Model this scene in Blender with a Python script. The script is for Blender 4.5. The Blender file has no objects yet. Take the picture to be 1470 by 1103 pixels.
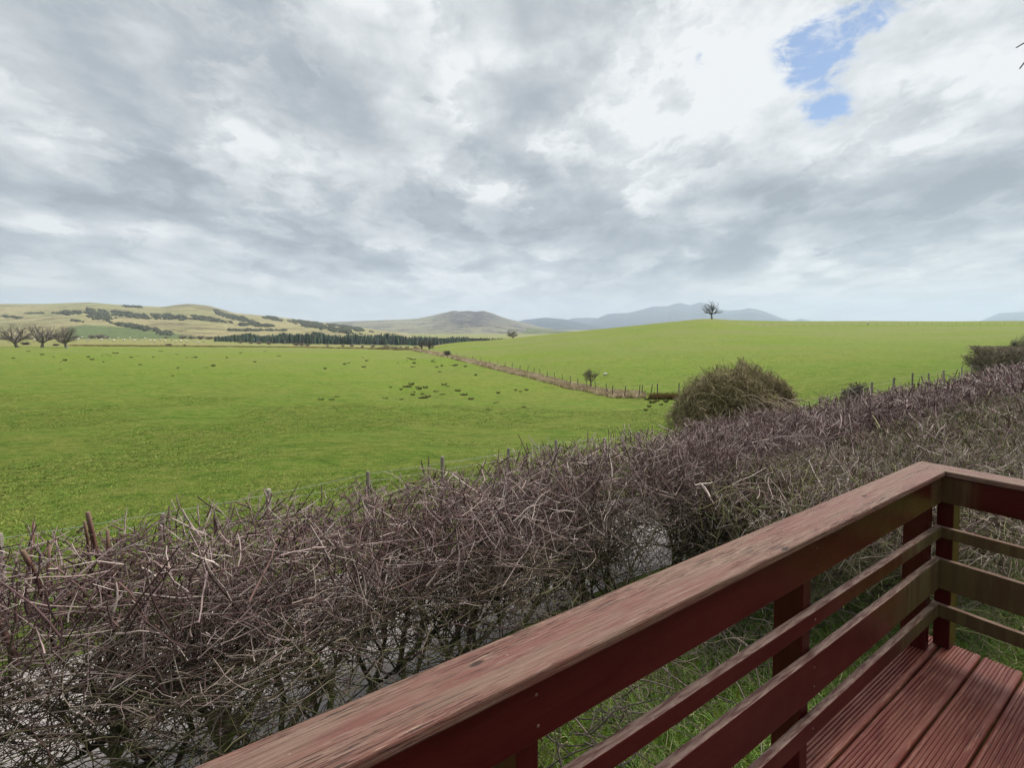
import bpy, math
import numpy as np
from mathutils import Matrix, Vector

sc = bpy.context.scene
R = math.radians
H = 3.2                       # eye height above the lane
D1 = np.array([0.827, 0.562]); D1 = D1 / np.linalg.norm(D1)
NN = np.array([-D1[1], D1[0]])          # outward from the deck, towards the field
F = 708.0                                # focal length in photo pixels

# ------------------------------------------------------------------ camera
cd = bpy.data.cameras.new('camera'); cam = bpy.data.objects.new('camera', cd)
sc.collection.objects.link(cam); sc.camera = cam
cam.location = (0, 0, H)
TILT = 2.2
cam.rotation_euler = (R(90 - TILT), 0, 0)
cd.sensor_width = 36; cd.lens = 36 * F / 1470
cd.shift_y = -(81.5 - F * math.tan(R(TILT))) / 1470
cd.clip_start = 0.05; cd.clip_end = 60000
sc.view_settings.view_transform = 'Standard'; sc.view_settings.look = 'None'
sc.view_settings.exposure = 0.38; sc.view_settings.gamma = 1
sc.cycles.volume_bounces = 2
sc.cycles.max_bounces = 5; sc.cycles.diffuse_bounces = 2; sc.cycles.glossy_bounces = 2
sc.cycles.volume_step_rate = 5

# ------------------------------------------------------------------ sun
SUN_EL, SUN_AZ = 52.0, 62.0              # azimuth clockwise from +Y
sd = bpy.data.lights.new('sun', 'SUN'); sun = bpy.data.objects.new('sun', sd)
sc.collection.objects.link(sun)
sd.energy = 3.4; sd.angle = R(24); sd.color = (1.0, 0.95, 0.88)
sv = Vector((math.sin(R(SUN_AZ)) * math.cos(R(SUN_EL)), math.cos(R(SUN_AZ)) * math.cos(R(SUN_EL)), math.sin(R(SUN_EL))))
sun.rotation_euler = sv.to_track_quat('Z', 'Y').to_euler()
sun.location = (0, 0, 30)


# ------------------------------------------------------------------ node helper
class NT:
    def __init__(s, tree): s.t = tree; s.n = tree.nodes; s.l = tree.links
    def node(s, typ, ins=None, **props):
        n = s.n.new(typ)
        for k, v in props.items(): setattr(n, k, v)
        for k, v in (ins or {}).items(): s.put(n.inputs[k], v)
        return n
    def put(s, sock, v):
        if isinstance(v, bpy.types.NodeSocket): s.l.new(v, sock)
        else: sock.default_value = v
    def m(s, op, a, b=None, c=None, clamp=False):
        n = s.n.new('ShaderNodeMath'); n.operation = op; n.use_clamp = clamp
        s.put(n.inputs[0], a)
        if b is not None: s.put(n.inputs[1], b)
        if c is not None: s.put(n.inputs[2], c)
        return n.outputs[0]
    def noise(s, vec, scale, detail=4, rough=0.55, dist=0.0, w=None):
        n = s.n.new('ShaderNodeTexNoise')
        s.put(n.inputs['Vector'], vec); s.put(n.inputs['Scale'], scale)
        n.inputs['Detail'].default_value = detail; n.inputs['Roughness'].default_value = rough
        n.inputs['Distortion'].default_value = dist
        return n.outputs['Fac']
    def ramp(s, fac, lo, hi):
        n = s.n.new('ShaderNodeMapRange'); n.interpolation_type = 'SMOOTHSTEP'
        s.put(n.inputs[0], fac); n.inputs[1].default_value = lo; n.inputs[2].default_value = hi
        return n.outputs[0]
    def mix(s, fac, a, b):
        n = s.n.new('ShaderNodeMix'); n.data_type = 'RGBA'
        s.put(n.inputs[0], fac)
        s.put(n.inputs[6], a if isinstance(a, bpy.types.NodeSocket) else (*a, 1))
        s.put(n.inputs[7], b if isinstance(b, bpy.types.NodeSocket) else (*b, 1))
        return n.outputs[2]
    def scale(s, vec, sx, sy, sz, rot=0.0):
        n = s.n.new('ShaderNodeMapping'); s.put(n.inputs['Vector'], vec)
        n.inputs['Scale'].default_value = (sx, sy, sz); n.inputs['Rotation'].default_value = (0, 0, rot)
        return n.outputs[0]


# ------------------------------------------------------------------ sky
world = bpy.data.worlds.new("World"); sc.world = world; world.use_nodes = True
world.node_tree.nodes.clear()
W = NT(world.node_tree)
tc = W.node('ShaderNodeTexCoord').outputs['Generated']
sep = W.node('ShaderNodeSeparateXYZ', {0: tc}); X, Y, Z = sep.outputs
zc = W.m('MAXIMUM', Z, 0.0)
den = W.m('ADD', zc, 0.20)
u = W.m('DIVIDE', X, den); v = W.m('DIVIDE', Y, den)
uv = W.node('ShaderNodeCombineXYZ', {0: u, 1: v, 2: 0.3}).outputs[0]
uvs = W.scale(uv, 1.0, 0.75, 1.0, R(17))
# direction coordinates to lay out the large cloud masses
ys = W.m('MAXIMUM', Y, 0.12)
wn = W.node('ShaderNodeTexNoise', {'Vector': uvs, 'Scale': 1.1, 'Detail': 4.0, 'Roughness': 0.6})
wsep = W.node('ShaderNodeSeparateColor', {0: wn.outputs['Color']})
wmul = W.m('MULTIPLY_ADD', zc, 0.5, 0.04)
gx = W.m('ADD', W.m('DIVIDE', X, ys), W.m('MULTIPLY', W.m('SUBTRACT', wsep.outputs[0], 0.5), W.m('MULTIPLY', wmul, 1.6)))
gz = W.m('ADD', W.m('DIVIDE', Z, ys), W.m('MULTIPLY', W.m('SUBTRACT', wsep.outputs[1], 0.5), wmul))


def blob(px, py, sx, sy, ang, amp):
    """soft cloud mass: centre, half sizes, tilt (deg, + = falling to the right), amount"""
    cx, cz = (px - 735) / F, (470 - py) / F
    sx /= F; sy /= F
    a = -R(ang); ca, sa = math.cos(a), math.sin(a)
    dx = W.m('SUBTRACT', gx, cx); dz = W.m('SUBTRACT', gz, cz)
    p = W.m('MULTIPLY_ADD', dz, sa / sx, W.m('MULTIPLY', dx, ca / sx))
    q = W.m('MULTIPLY_ADD', dz, ca / sy, W.m('MULTIPLY', dx, -sa / sy))
    r2 = W.m('MULTIPLY_ADD', p, p, W.m('MULTIPLY', q, q))
    return W.m('MULTIPLY', W.m('EXPONENT', W.m('MULTIPLY', r2, -0.5)), amp)


LIGHT = [(690, 120, 75, 80, 0, .42), (1000, 60, 120, 80, 0, .34), (1060, 175, 110, 55, 0, .34), (1350, 140, 120, 100, 0, .38),
         (1270, 215, 110, 22, 0, .34), (925, 240, 38, 45, 0, .36), (520, 30, 120, 50, 0, .18), (360, 190, 110, 17, 27, .20),
         (470, 245, 70, 14, 20, .16), (180, 275, 100, 9, 24, .17), (640, 250, 90, 16, 10, .12), (1430, 335, 70, 8, -8, .38),
         (1300, 400, 220, 20, 0, .26), (760, 392, 90, 7, 0, .2), (905, 150, 40, 70, 20, .2), (60, 320, 110, 14, 14, .12),
         (560, 412, 130, 9, 3, .2), (690, 418, 60, 9, 10, .2), (60, 405, 90, 8, 4, .13), (1160, 340, 30, 12, 0, .22),
         (1180, 250, 60, 18, 0, .2), (1130, 405, 40, 10, 0, .2), (1060, 300, 50, 10, 0, .12), (330, 405, 90, 6, 4, .14),
         (120, 110, 60, 14, 40, .08)]
DARK = [(120, 90, 150, 80, 0, .07), (430, 140, 120, 45, 12, .19), (70, 260, 110, 18, 20, .22), (230, 305, 90, 14, 16, .24),
        (370, 340, 80, 11, 14, .2), (490, 365, 60, 9, 5, .12), (560, 200, 90, 28, 22, .2), (755, 235, 60, 25, 18, .3),
        (650, 300, 130, 22, 8, .15), (955, 345, 90, 30, 0, .34), (1240, 320, 100, 33, 4, .5), (1080, 265, 80, 18, -10, .2),
        (1420, 275, 90, 32, 0, .38), (790, 40, 14, 50, 0, .2), (880, 300, 60, 18, 15, .15), (1010, 380, 80, 12, 0, .18),
        (1230, 268, 120, 14, -5, .22), (1340, 250, 80, 20, 0, .18), (700, 340, 120, 14, 4, .14), (1230, 436, 60, 3, 0, .12),
        (1400, 415, 70, 4, 0, .1), (240, 235, 110, 18, 18, .08)]
BLUE = [(1188, 95, 30, 38, 10, 1.25), (1258, 50, 26, 22, -50, .8), (1300, 12, 34, 14, -35, .8), (1205, 160, 24, 15, 0, .7),
        (1028, 78, 9, 9, 0, .5), (805, 25, 13, 50, 0, .5), (835, 415, 26, 5, 6, .45), (240, 235, 90, 14, 18, .22)]
L = 0.70
for b in LIGHT: L = W.m('ADD', blob(*b[:5], b[5] * .82), L)
for b in DARK: L = W.m('SUBTRACT', L, blob(*b))
B = 0.0
for b in BLUE: B = W.m('ADD', blob(*b[:5], b[5] * 1.0), B)
n1 = W.noise(uvs, 1.3, 4, 0.55, 0.3)
n2 = W.noise(W.scale(uvs, 1, 1, 1), 3.8, 6, 0.56, 0.35)
n3 = W.noise(W.scale(tc, 1, 1, 3), 9.0, 6, 0.62, 0.4)
L = W.m('MULTIPLY_ADD', W.m('SUBTRACT', n1, 0.5), 0.7, L)
L = W.m('MULTIPLY_ADD', W.m('SUBTRACT', n2, 0.5), 1.0, L)
L = W.m('MULTIPLY_ADD', W.m('SUBTRACT', n3, 0.5), 0.45, L)
n4 = W.noise(W.scale(tc, 1, 1, 1.5), 17.0, 6, 0.66, 0.5)
L = W.m('MULTIPLY_ADD', W.m('SUBTRACT', n4, 0.5), 0.34, L)
# billows: rounded heaps with brighter shoulders and broken edges
wv = W.node('ShaderNodeVectorMath', {0: uvs, 1: W.node('ShaderNodeVectorMath', {0: W.node('ShaderNodeTexNoise', {'Vector': uvs, 'Scale': 3.0, 'Detail': 5.0, 'Roughness': .62}).outputs['Color'], 1: (.55, .55, 0)}, operation='MULTIPLY').outputs[0]}, operation='ADD').outputs[0]
vor = W.node('ShaderNodeTexVoronoi', {'Vector': wv, 'Scale': 2.3, 'Detail': 2.5, 'Roughness': .5}, feature='F1')
L = W.m('MULTIPLY_ADD', W.m('SUBTRACT', 0.66, vor.outputs['Distance']), 0.62, L)
edge = W.noise(wv, 2.1, 6, .58, .0)
L = W.m('MULTIPLY_ADD', W.m('SUBTRACT', W.ramp(edge, .45, .55), 0.5), 0.26, L)
L = W.m('MULTIPLY_ADD', W.ramp(Z, 0.10, 0.0), 0.22, L)
L = W.m('MULTIPLY_ADD', W.ramp(Z, 0.58, 0.95), 0.45, L)     # the cloud sheet is thinnest high up, near the sun
rmp = W.node('ShaderNodeValToRGB', {0: L})
els = rmp.color_ramp.elements
stops = [(0.0, (.26, .29, .325)), (0.3, (.335, .368, .402)), (0.55, (.43, .46, .482)), (0.8, (.555, .58, .595)), (1.0, (.68, .695, .70))]
els[0].position = 0; els[0].color = (*stops[0][1], 1); els[1].position = 1; els[1].color = (*stops[-1][1], 1)
for p_, c_ in stops[1:-1]:
    e = els.new(p_); e.color = (*c_, 1)
sky = W.node('ShaderNodeTexSky', sky_type='NISHITA')
sky.sun_disc = False; sky.sun_elevation = R(SUN_EL); sky.sun_rotation = R(SUN_AZ)
sky.air_density = 1.0; sky.dust_density = 0.1; sky.ozone_density = 5.0
gap = W.ramp(W.m('MULTIPLY_ADD', W.m('ADD', W.m('SUBTRACT', n3, 0.5), W.m('SUBTRACT', n4, 0.5)), 4.4, W.m('MULTIPLY_ADD', W.m('SUBTRACT', n2, 0.5), 2.0, B)), 0.05, 1.5)
gap = W.m('MULTIPLY', gap, W.ramp(B, .12, .5))
high = W.m('MULTIPLY', W.m('MULTIPLY_ADD', W.ramp(Z, 0.55, 0.85), 0.8, 1.0), W.m('MULTIPLY_ADD', W.ramp(Y, -0.6, 0.15), 0.5, 0.5))   # sky dimmed behind the camera to darken the railing's inner faces
cc_ = W.mix(W.m('MULTIPLY', W.ramp(Z, .13, .0), .7), rmp.outputs[0], (.63, .62, .585))
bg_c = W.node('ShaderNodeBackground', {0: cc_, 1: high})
bg_s = W.node('ShaderNodeBackground', {0: sky.outputs[0], 1: 0.095})
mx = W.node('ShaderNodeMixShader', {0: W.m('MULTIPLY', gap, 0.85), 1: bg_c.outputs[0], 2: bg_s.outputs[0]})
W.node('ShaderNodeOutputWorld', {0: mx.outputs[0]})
world.cycles.sampling_method = 'MANUAL'; world.cycles.sample_map_resolution = 512

rng = np.random.default_rng(7)


# ------------------------------------------------------------------ object helpers
def tag(o, label=None, cat=None, group=None, kind=None):
    if label: o['label'] = label
    if cat: o['category'] = cat
    if group: o['group'] = group
    if kind: o['kind'] = kind
    return o


def empty(name, loc, label, cat, group=None):
    o = bpy.data.objects.new(name, None); sc.collection.objects.link(o)
    o.location = loc; o.empty_display_size = 0.2
    return tag(o, label, cat, group)


def link(name, me, mat, parent=None, loc=None):
    if mat is not None and len(me.materials) == 0: me.materials.append(mat)
    o = bpy.data.objects.new(name, me); sc.collection.objects.link(o)
    if loc is not None: o.location = loc
    if parent is not None:
        o.parent = parent
        if loc is None: o.location = -parent.location
    return o


def mesh_np(name, V, faces, smooth=False, col=None, loops=None):
    """faces: (M,k) int array, or list of lists"""
    me = bpy.data.meshes.new(name)
    V = np.asarray(V, dtype=np.float32)
    if isinstance(faces, np.ndarray):
        M, k = faces.shape
        me.vertices.add(len(V)); me.vertices.foreach_set('co', V.ravel())
        me.loops.add(M * k); me.loops.foreach_set('vertex_index', faces.astype(np.int32).ravel())
        me.polygons.add(M)
        me.polygons.foreach_set('loop_start', (np.arange(M) * k).astype(np.int32))
        me.update(calc_edges=True)
    else:
        me.from_pydata(V.tolist(), [], faces)
    if smooth: me.polygons.foreach_set('use_smooth', np.ones(len(me.polygons), dtype=bool))
    if col is not None:
        col = np.asarray(col, dtype=np.float32)
        if col.shape[1] == 3: col = np.concatenate([col, np.ones((len(col), 1), np.float32)], 1)
        a = me.attributes.new('tint', 'FLOAT_COLOR', 'POINT'); a.data.foreach_set('color', col.ravel())
    me.validate(); me.update()
    return me


def tp(t, p, z=0.0):
    """deck frame (along the long rail, outward) -> world"""
    t = np.asarray(t, float); p = np.asarray(p, float)
    return np.stack([t * D1[0] + p * NN[0], t * D1[1] + p * NN[1], np.broadcast_to(z, np.broadcast(t, p).shape)], -1)


# ------------------------------------------------------------------ terrain heights
# per photo column: (depth Y, height relative to the eye)
def yz(Yd, ypx): return (Yd, (470 - ypx) * Yd / F)
COLS = {
    0: [(30, -4.4), (80, -5.6), yz(165, 497.5), yz(240, 495), yz(420, 489), yz(700, 484)],
    240: [(30, -4.6), (80, -6.2), yz(200, 498.5), yz(260, 496.5), yz(420, 491), yz(700, 484.5)],
    420: [(30, -4.7), (80, -6.7), yz(200, 500.5), yz(290, 498.5), (480, -18.5), (700, -19)],
    500: [(30, -4.8), (80, -7.0), yz(195, 502.0), yz(300, 499.5), (480, -20), (700, -20)],
    590: [(30, -5.0), (80, -7.5), yz(180, 505), yz(300, 500.5), (480, -21.5), (700, -22)],
    660: [(30, -5.2), (90, -7.2), (118, -7.5), yz(160, 504), yz(230, 491.5), (290, -9.5), (480, -21), (700, -24)],
    700: [(30, -5.25), (80, -7.1), yz(130, 509), yz(180, 498), yz(232, 489.5), (290, -9), (480, -20), (700, -24)],
    740: [(30, -5.3), (72, -7.0), yz(150, 500.5), yz(190, 493), yz(235, 485.8), (300, -7.5), (480, -18), (700, -24)],
    820: [(30, -5.4), (55, -6.8), yz(100, 512), yz(160, 491), yz(240, 476.5), (320, -5.5), (700, -20)],
    900: [(20, -4.7), (30, -5.5), (43, -6.25), yz(75, 526), yz(150, 490), yz(243, 469), (340, -3.5), (700, -18)],
    960: [(20, -4.6), (34, -5.5), (45, -6.0), yz(80, 520), yz(150, 487), yz(250, 462.5), (300, .5), (400, -3.5), (700, -18)],
    1019: [(20, -4.5), (34, -5.4), (45, -5.6), yz(80, 518), yz(160, 483), yz(262, 456.8), (300, 3.8), (420, -3), (700, -18)],
    1070: [(20, -4.2), (34, -5.1), (45, -5.2), yz(80, 515), yz(160, 482), yz(240, 465), yz(285, 460.2), (360, 2.8), (500, -4), (700, -16)],
    1130: [(20, -3.8), (34, -4.8), (60, -4.7), (120, -4.1), yz(200, 474), yz(300, 461.3), (370, 3), (500, -3), (700, -14)],
    1250: [(10, -3.2), (20, -3.15), (35, -3.7), (70, -4.3), (130, -3.9), yz(210, 473.5), yz(300, 461), (370, 3), (500, -3), (700, -14)],
    1470: [(10, -3.2), (20, -3.1), (35, -3.0), (70, -3.3), (130, -2.9), yz(210, 471), yz(300, 460.8), (370, 3), (500, -3), (700, -14)],
}
_px = sorted(COLS)
_th = np.array([math.atan((p - 735) / F) for p in _px])
_lr = np.linspace(math.log(4.0), math.log(900.0), 220)
_tab = []
for p in _px:
    ct = math.cos(math.atan((p - 735) / F))
    pts = [(4.0, -H), (8.5, -H)] + COLS[p]
    r = np.log(np.array([max(4.0, q[0]) for q in pts])); zz = np.array([q[1] for q in pts])
    r[2:] = np.log(np.array([q[0] for q in pts[2:]]) / ct)
    # monotone cubic (pchip) interpolation
    h = np.diff(r); d = np.diff(zz) / h; m = np.zeros(len(r))
    for i in range(1, len(r) - 1):
        if d[i - 1] * d[i] > 0:
            w1 = 2 * h[i] + h[i - 1]; w2 = h[i] + 2 * h[i - 1]
            m[i] = (w1 + w2) / (w1 / d[i - 1] + w2 / d[i])
    k = np.clip(np.searchsorted(r, _lr) - 1, 0, len(r) - 2)
    s = np.clip((_lr - r[k]) / h[k], 0, 1)
    _tab.append((2 * s**3 - 3 * s**2 + 1) * zz[k] + (s**3 - 2 * s**2 + s) * h[k] * m[k]
                + (-2 * s**3 + 3 * s**2) * zz[k + 1] + (s**3 - s**2) * h[k] * m[k + 1])
_tab = np.array(_tab)                    # (cols, radii)
# resample to a fine azimuth axis, smoothing a little
_fa = np.linspace(_th[0], _th[-1], 181)
_T = np.stack([np.interp(_fa, _th, _tab[:, j]) for j in range(len(_lr))], 1)
kern = np.array([1, 4, 6, 4, 1.0]); kern /= kern.sum()
for _ in range(3):
    P = np.pad(_T, ((2, 2), (0, 0)), 'edge')
    _T = sum(kern[i] * P[i:i + len(_T)] for i in range(5))


def zrel(X_, Y_):
    X_ = np.asarray(X_, float); Y_ = np.asarray(Y_, float)
    th = np.arctan2(X_, Y_); r = np.log(np.clip(np.hypot(X_, Y_), 4.0, 899.0))
    ia = np.clip((th - _fa[0]) / (_fa[1] - _fa[0]), 0, len(_fa) - 1.001)
    ir = np.clip((r - _lr[0]) / (_lr[1] - _lr[0]), 0, len(_lr) - 1.001)
    a0 = ia.astype(int); r0 = ir.astype(int); fa = ia - a0; fr = ir - r0
    z = (_T[a0, r0] * (1 - fa) * (1 - fr) + _T[a0 + 1, r0] * fa * (1 - fr)
         + _T[a0, r0 + 1] * (1 - fa) * fr + _T[a0 + 1, r0 + 1] * fa * fr)
    t_ = X_ * D1[0] + Y_ * D1[1]; p_ = X_ * NN[0] + Y_ * NN[1]      # the verge bank along the lane further on
    return z + .22 * np.exp(-((p_ - 7.1) / .95) ** 2) * np.clip((t_ - 8.5) / 5, 0, 1)


def zg(X_, Y_): return zrel(X_, Y_) + H


def at_depth(px, Yd):
    x = (px - 735) / F * Yd
    return np.array([x, Yd, float(zg(x, Yd))])


def at_pixel(px, py, ymin=6, ymax=690):
    """first point of the terrain that lies on the sight line of a photo pixel"""
    Ys = np.exp(np.linspace(math.log(ymin), math.log(ymax), 900))
    Xs = (px - 735) / F * Ys
    yp = 470 - F * zrel(Xs, Ys) / Ys
    k = np.where(yp <= py)[0]
    k = k[0] if len(k) else int(np.argmin(yp))
    return np.array([Xs[k], Ys[k], float(zg(Xs[k], Ys[k]))])


# ------------------------------------------------------------------ materials
def mat(name, rough=0.9, spec=0.2):
    m = bpy.data.materials.new(name); m.use_nodes = True
    nt = m.node_tree; nt.nodes.clear(); T = NT(nt)
    b = T.node('ShaderNodeBsdfPrincipled', {'Roughness': rough, 'Specular IOR Level': spec})
    T.node('ShaderNodeOutputMaterial', {0: b.outputs[0]})
    return m, T, b


def bump(T, b, h, strength, dist):
    n = T.node('ShaderNodeBump', {'Height': h, 'Strength': strength, 'Distance': dist})
    T.put(b.inputs['Normal'], n.outputs[0])


def m_field():
    m, T, b = mat('field_grass', 0.95, 0.05)
    o = T.node('ShaderNodeTexCoord').outputs['Object']
    at = T.node('ShaderNodeAttribute', attribute_name='tint')
    big = T.noise(o, 0.03, 4, 0.6, 0.5)
    mid = T.noise(T.scale(o, 0.5, 1.0, 1.0), 0.45, 6, 0.65, 0.3)
    m1 = T.noise(T.scale(o, 0.55, 1.0, 1.0), 1.3, 7, 0.72, 0.5)
    fine = T.noise(T.scale(o, 0.6, 1.2, 1.0), 4.2, 8, 0.75, 0.5)
    hair = T.noise(o, 22.0, 5, 0.75)
    c = T.mix(T.ramp(big, .35, .68), (.150, .235, .030), (.230, .250, .052))
    c = T.mix(T.ramp(mid, .35, .7), c, (.152, .262, .030))
    c = T.mix(T.m('MULTIPLY', T.ramp(m1, .46, .62), .55), c, (.29, .29, .075))
    c = T.mix(T.m('MULTIPLY', T.ramp(m1, .50, .36), .6), c, (.080, .150, .020))
    c = T.mix(T.m('MULTIPLY', T.ramp(fine, .5, .68), .7), c, (.36, .36, .10))
    c = T.mix(T.m('MULTIPLY', T.ramp(fine, .5, .34), .75), c, (.055, .11, .014))
    c = T.mix(T.m('MULTIPLY', T.ramp(hair, .5, .32), .6), c, (.035, .075, .010))
    tan = T.mix(T.ramp(T.noise(T.scale(o, 1, 1, 1), 0.09, 7, 0.7, 0.5), .38, .62), (.25, .24, .085), (.30, .25, .13))
    tan = T.mix(T.m('MULTIPLY', T.ramp(T.noise(o, 0.3, 7, .75), .5, .68), .8), tan, (.13, .085, .045))
    sp = T.node('ShaderNodeSeparateColor', {0: at.outputs['Color']})
    nb = T.noise(o, 0.12, 5, 0.7)
    c = T.mix(T.ramp(T.m('ADD', sp.outputs[0], T.m('MULTIPLY', T.m('SUBTRACT', nb, .5), .5)), .35, .6), c, tan)
    # dry, yellower turf
    c = T.mix(T.m('MULTIPLY', sp.outputs[1], T.ramp(T.noise(T.scale(o, .4, 1, 1), .05, 5, .6), .3, .65)), c, (.205, .225, .075))
    T.put(b.inputs['Base Color'], c)
    hh = T.m('ADD', T.m('MULTIPLY_ADD', m1, 1.6, fine), T.m('MULTIPLY', hair, .35))
    bump(T, b, hh, 1.0, 0.22)
    return m


def m_attr(name, base, var=0.35, rough=0.85, spec=0.2, nscale=30.0, bmp=0.0, alt=None):
    """colour = base * tint attribute with a little noise"""
    m, T, b = mat(name, rough, spec)
    o = T.node('ShaderNodeTexCoord').outputs['Object']
    at = T.node('ShaderNodeAttribute', attribute_name='tint').outputs['Color']
    n = T.noise(o, nscale, 4, 0.6)
    mul = T.node('ShaderNodeMix', data_type='RGBA', blend_type='MULTIPLY')
    mul.inputs[0].default_value = 1.0
    T.put(mul.inputs[6], at)
    T.put(mul.inputs[7], T.mix(n, tuple(c * (1 - var) for c in base), tuple(min(1, c * (1 + var)) for c in base)))
    T.put(b.inputs['Base Color'], mul.outputs[2])
    if bmp: bump(T, b, n, bmp, 0.01)
    return m


M_FIELD = m_field()
M_TWIG = m_attr('twig_bark', (1, 1, 1), 0.28, 0.7, 0.25, 60)
M_STRAW = m_attr('dry_grass', (1, 1, 1), 0.3, 0.95, 0.05, 8)
M_BLADE = m_attr('grass_blades', (1, 1, 1), 0.25, 0.7, 0.2, 12)
M_POSTW = m_attr('post_wood', (1, 1, 1), 0.4, 0.9, 0.1, 25, 0.4)
M_CONIF = m_attr('conifer', (1, 1, 1), 0.4, 1.0, 0.0, 0.4)

# ------------------------------------------------------------------ terrain sheet
rr = np.concatenate([[0.0], np.exp(np.linspace(math.log(1.2), math.log(700), 360)), np.array([850, 1200, 2000, 4000, 8000, 13000])])
ta = np.concatenate([np.linspace(-180, -52, 33)[:-1], np.linspace(-52, 52, 321), np.linspace(52, 180, 33)[1:-1]])
ta = np.radians(ta)
NA, NR = len(ta), len(rr)
RR, TT = np.meshgrid(rr, ta, indexing='ij')
GX, GY = RR * np.sin(TT), RR * np.cos(TT)
GZ = zg(GX, GY)
far = np.clip((RR - 700) / 1500, 0, 1)
GZ = GZ * (1 - far) + (-30) * far
det = np.zeros_like(GZ)
for k in range(14):                       # small swells of the pasture
    w = 2 * math.pi / rng.uniform(2.5, 22); a = rng.uniform(0, math.pi)
    det += np.sin((GX * math.cos(a) + GY * math.sin(a)) * w + rng.uniform(0, 6)) / w * 0.010
GZ += det * np.clip((RR - 9) / 12, 0, 1)
V = np.stack([GX, GY, GZ], -1).reshape(-1, 3)
# boundary line between the two fields and the rough ground beyond
BND = [(590, 503.5), (640, 512.5), (700, 527), (760, 542), (820, 558), (880, 570.5), (925, 571.5)]
BP = np.array([at_pixel(*b) for b in BND])
PXg = np.where(GY > 1, 735 + F * GX / np.maximum(GY, 1), np.where(GX > 0, 2500, -1500))
edgeY = np.interp(PXg, [-1500, 0, 240, 400, 500, 590, 640, 660, 740, 900, 985, 1019, 1130, 2500],
                  [165, 168, 205, 225, 215, 192, 225, 232, 240, 247, 252, 280, 305, 305])
tanv = np.clip((GY - edgeY) / 10 + .5, 0, 1) * (GY > 0)
tanv = np.where((PXg > 1000), 0, tanv)
tanv = np.maximum(tanv, 0)
dry = np.clip((GY - 60) / 140, 0, 1) * .8 + .15
dry = np.where(PXg > 600, np.clip(dry * 1.15, 0, 1), dry)
knoll = np.exp(-(((PXg - 1000) / 55) ** 2)) * np.clip((GY - 215) / 30, 0, 1)
tanv = np.maximum(tanv, knoll * .5)
meadow = np.clip((GY - 380) / 60, 0, 1) * (PXg < 420)
tanv = tanv * (1 - .45 * meadow)
col = np.stack([tanv, np.clip(dry, 0, 1), np.zeros_like(dry)], -1).reshape(-1, 3)
i, j = np.meshgrid(np.arange(NR - 1), np.arange(NA), indexing='ij')
j2 = (j + 1) % NA
faces = np.stack([i * NA + j, (i + 1) * NA + j, (i + 1) * NA + j2, i * NA + j2], -1).reshape(-1, 4)
faces = faces[:, ::-1].copy()
ground = link('ground', mesh_np('ground', V, faces, True, col), M_FIELD)
tag(ground, kind='structure')

# lane between the hedge and the field
m_lane, T, b = mat('lane_surface', 0.95, 0.1)
o = T.node('ShaderNodeTexCoord').outputs['Object']
c = T.mix(T.ramp(T.noise(o, 1.2, 6, .7), .35, .7), (.30, .27, .26), (.44, .395, .38))
c = T.mix(T.m('MULTIPLY', T.ramp(T.noise(o, 40, 4, .7), .5, .7), .6), c, (.16, .15, .14))
T.put(b.inputs['Base Color'], c); bump(T, b, T.noise(o, 60, 4, .7), .5, .01)
tt = np.linspace(-14, 45, 240); pp = np.linspace(4.15, 6.35, 9)
TG, PG = np.meshgrid(tt, pp, indexing='ij')
wob = 0.12 * np.sin(TG * 1.3) * (PG > 6) - 0.1 * np.sin(TG * .9 + 1) * (PG < 4.3)
P3 = tp(TG, PG + wob)
P3[..., 2] = zg(P3[..., 0], P3[..., 1]) + 0.03 * np.clip(1 - np.abs(PG - 5.25) / 1.4, 0.15, 1)
i, j = np.meshgrid(np.arange(len(tt) - 1), np.arange(len(pp) - 1), indexing='ij'); n_ = len(pp)
fc = np.stack([i * n_ + j, (i + 1) * n_ + j, (i + 1) * n_ + j + 1, i * n_ + j + 1], -1).reshape(-1, 4)
lane = link('lane', mesh_np('lane', P3.reshape(-1, 3), fc, True), m_lane); tag(lane, kind='structure')


# ------------------------------------------------------------------ far hills
def fbm1(x, seed, octs=6, base=1.0):
    r = np.random.default_rng(seed); out = np.zeros_like(x); a = 1.0; f = base
    for _ in range(octs):
        out += a * np.sin(x * f + r.uniform(0, 6.28)) * np.sin(x * f * .37 + r.uniform(0, 6.28)); a *= .55; f *= 2.1
    return out


def fbm2(x, y, seed, octs=5, base=1.0):
    r = np.random.default_rng(seed); out = np.zeros(np.broadcast(x, y).shape); a = 1.0; f = base
    for _ in range(octs):
        for _k in range(3):
            t = r.uniform(0, math.pi)
            out += a * np.sin((x * math.cos(t) + y * math.sin(t)) * f + r.uniform(0, 6.28)) / 3
        a *= .55; f *= 2.05
    return out


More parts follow.
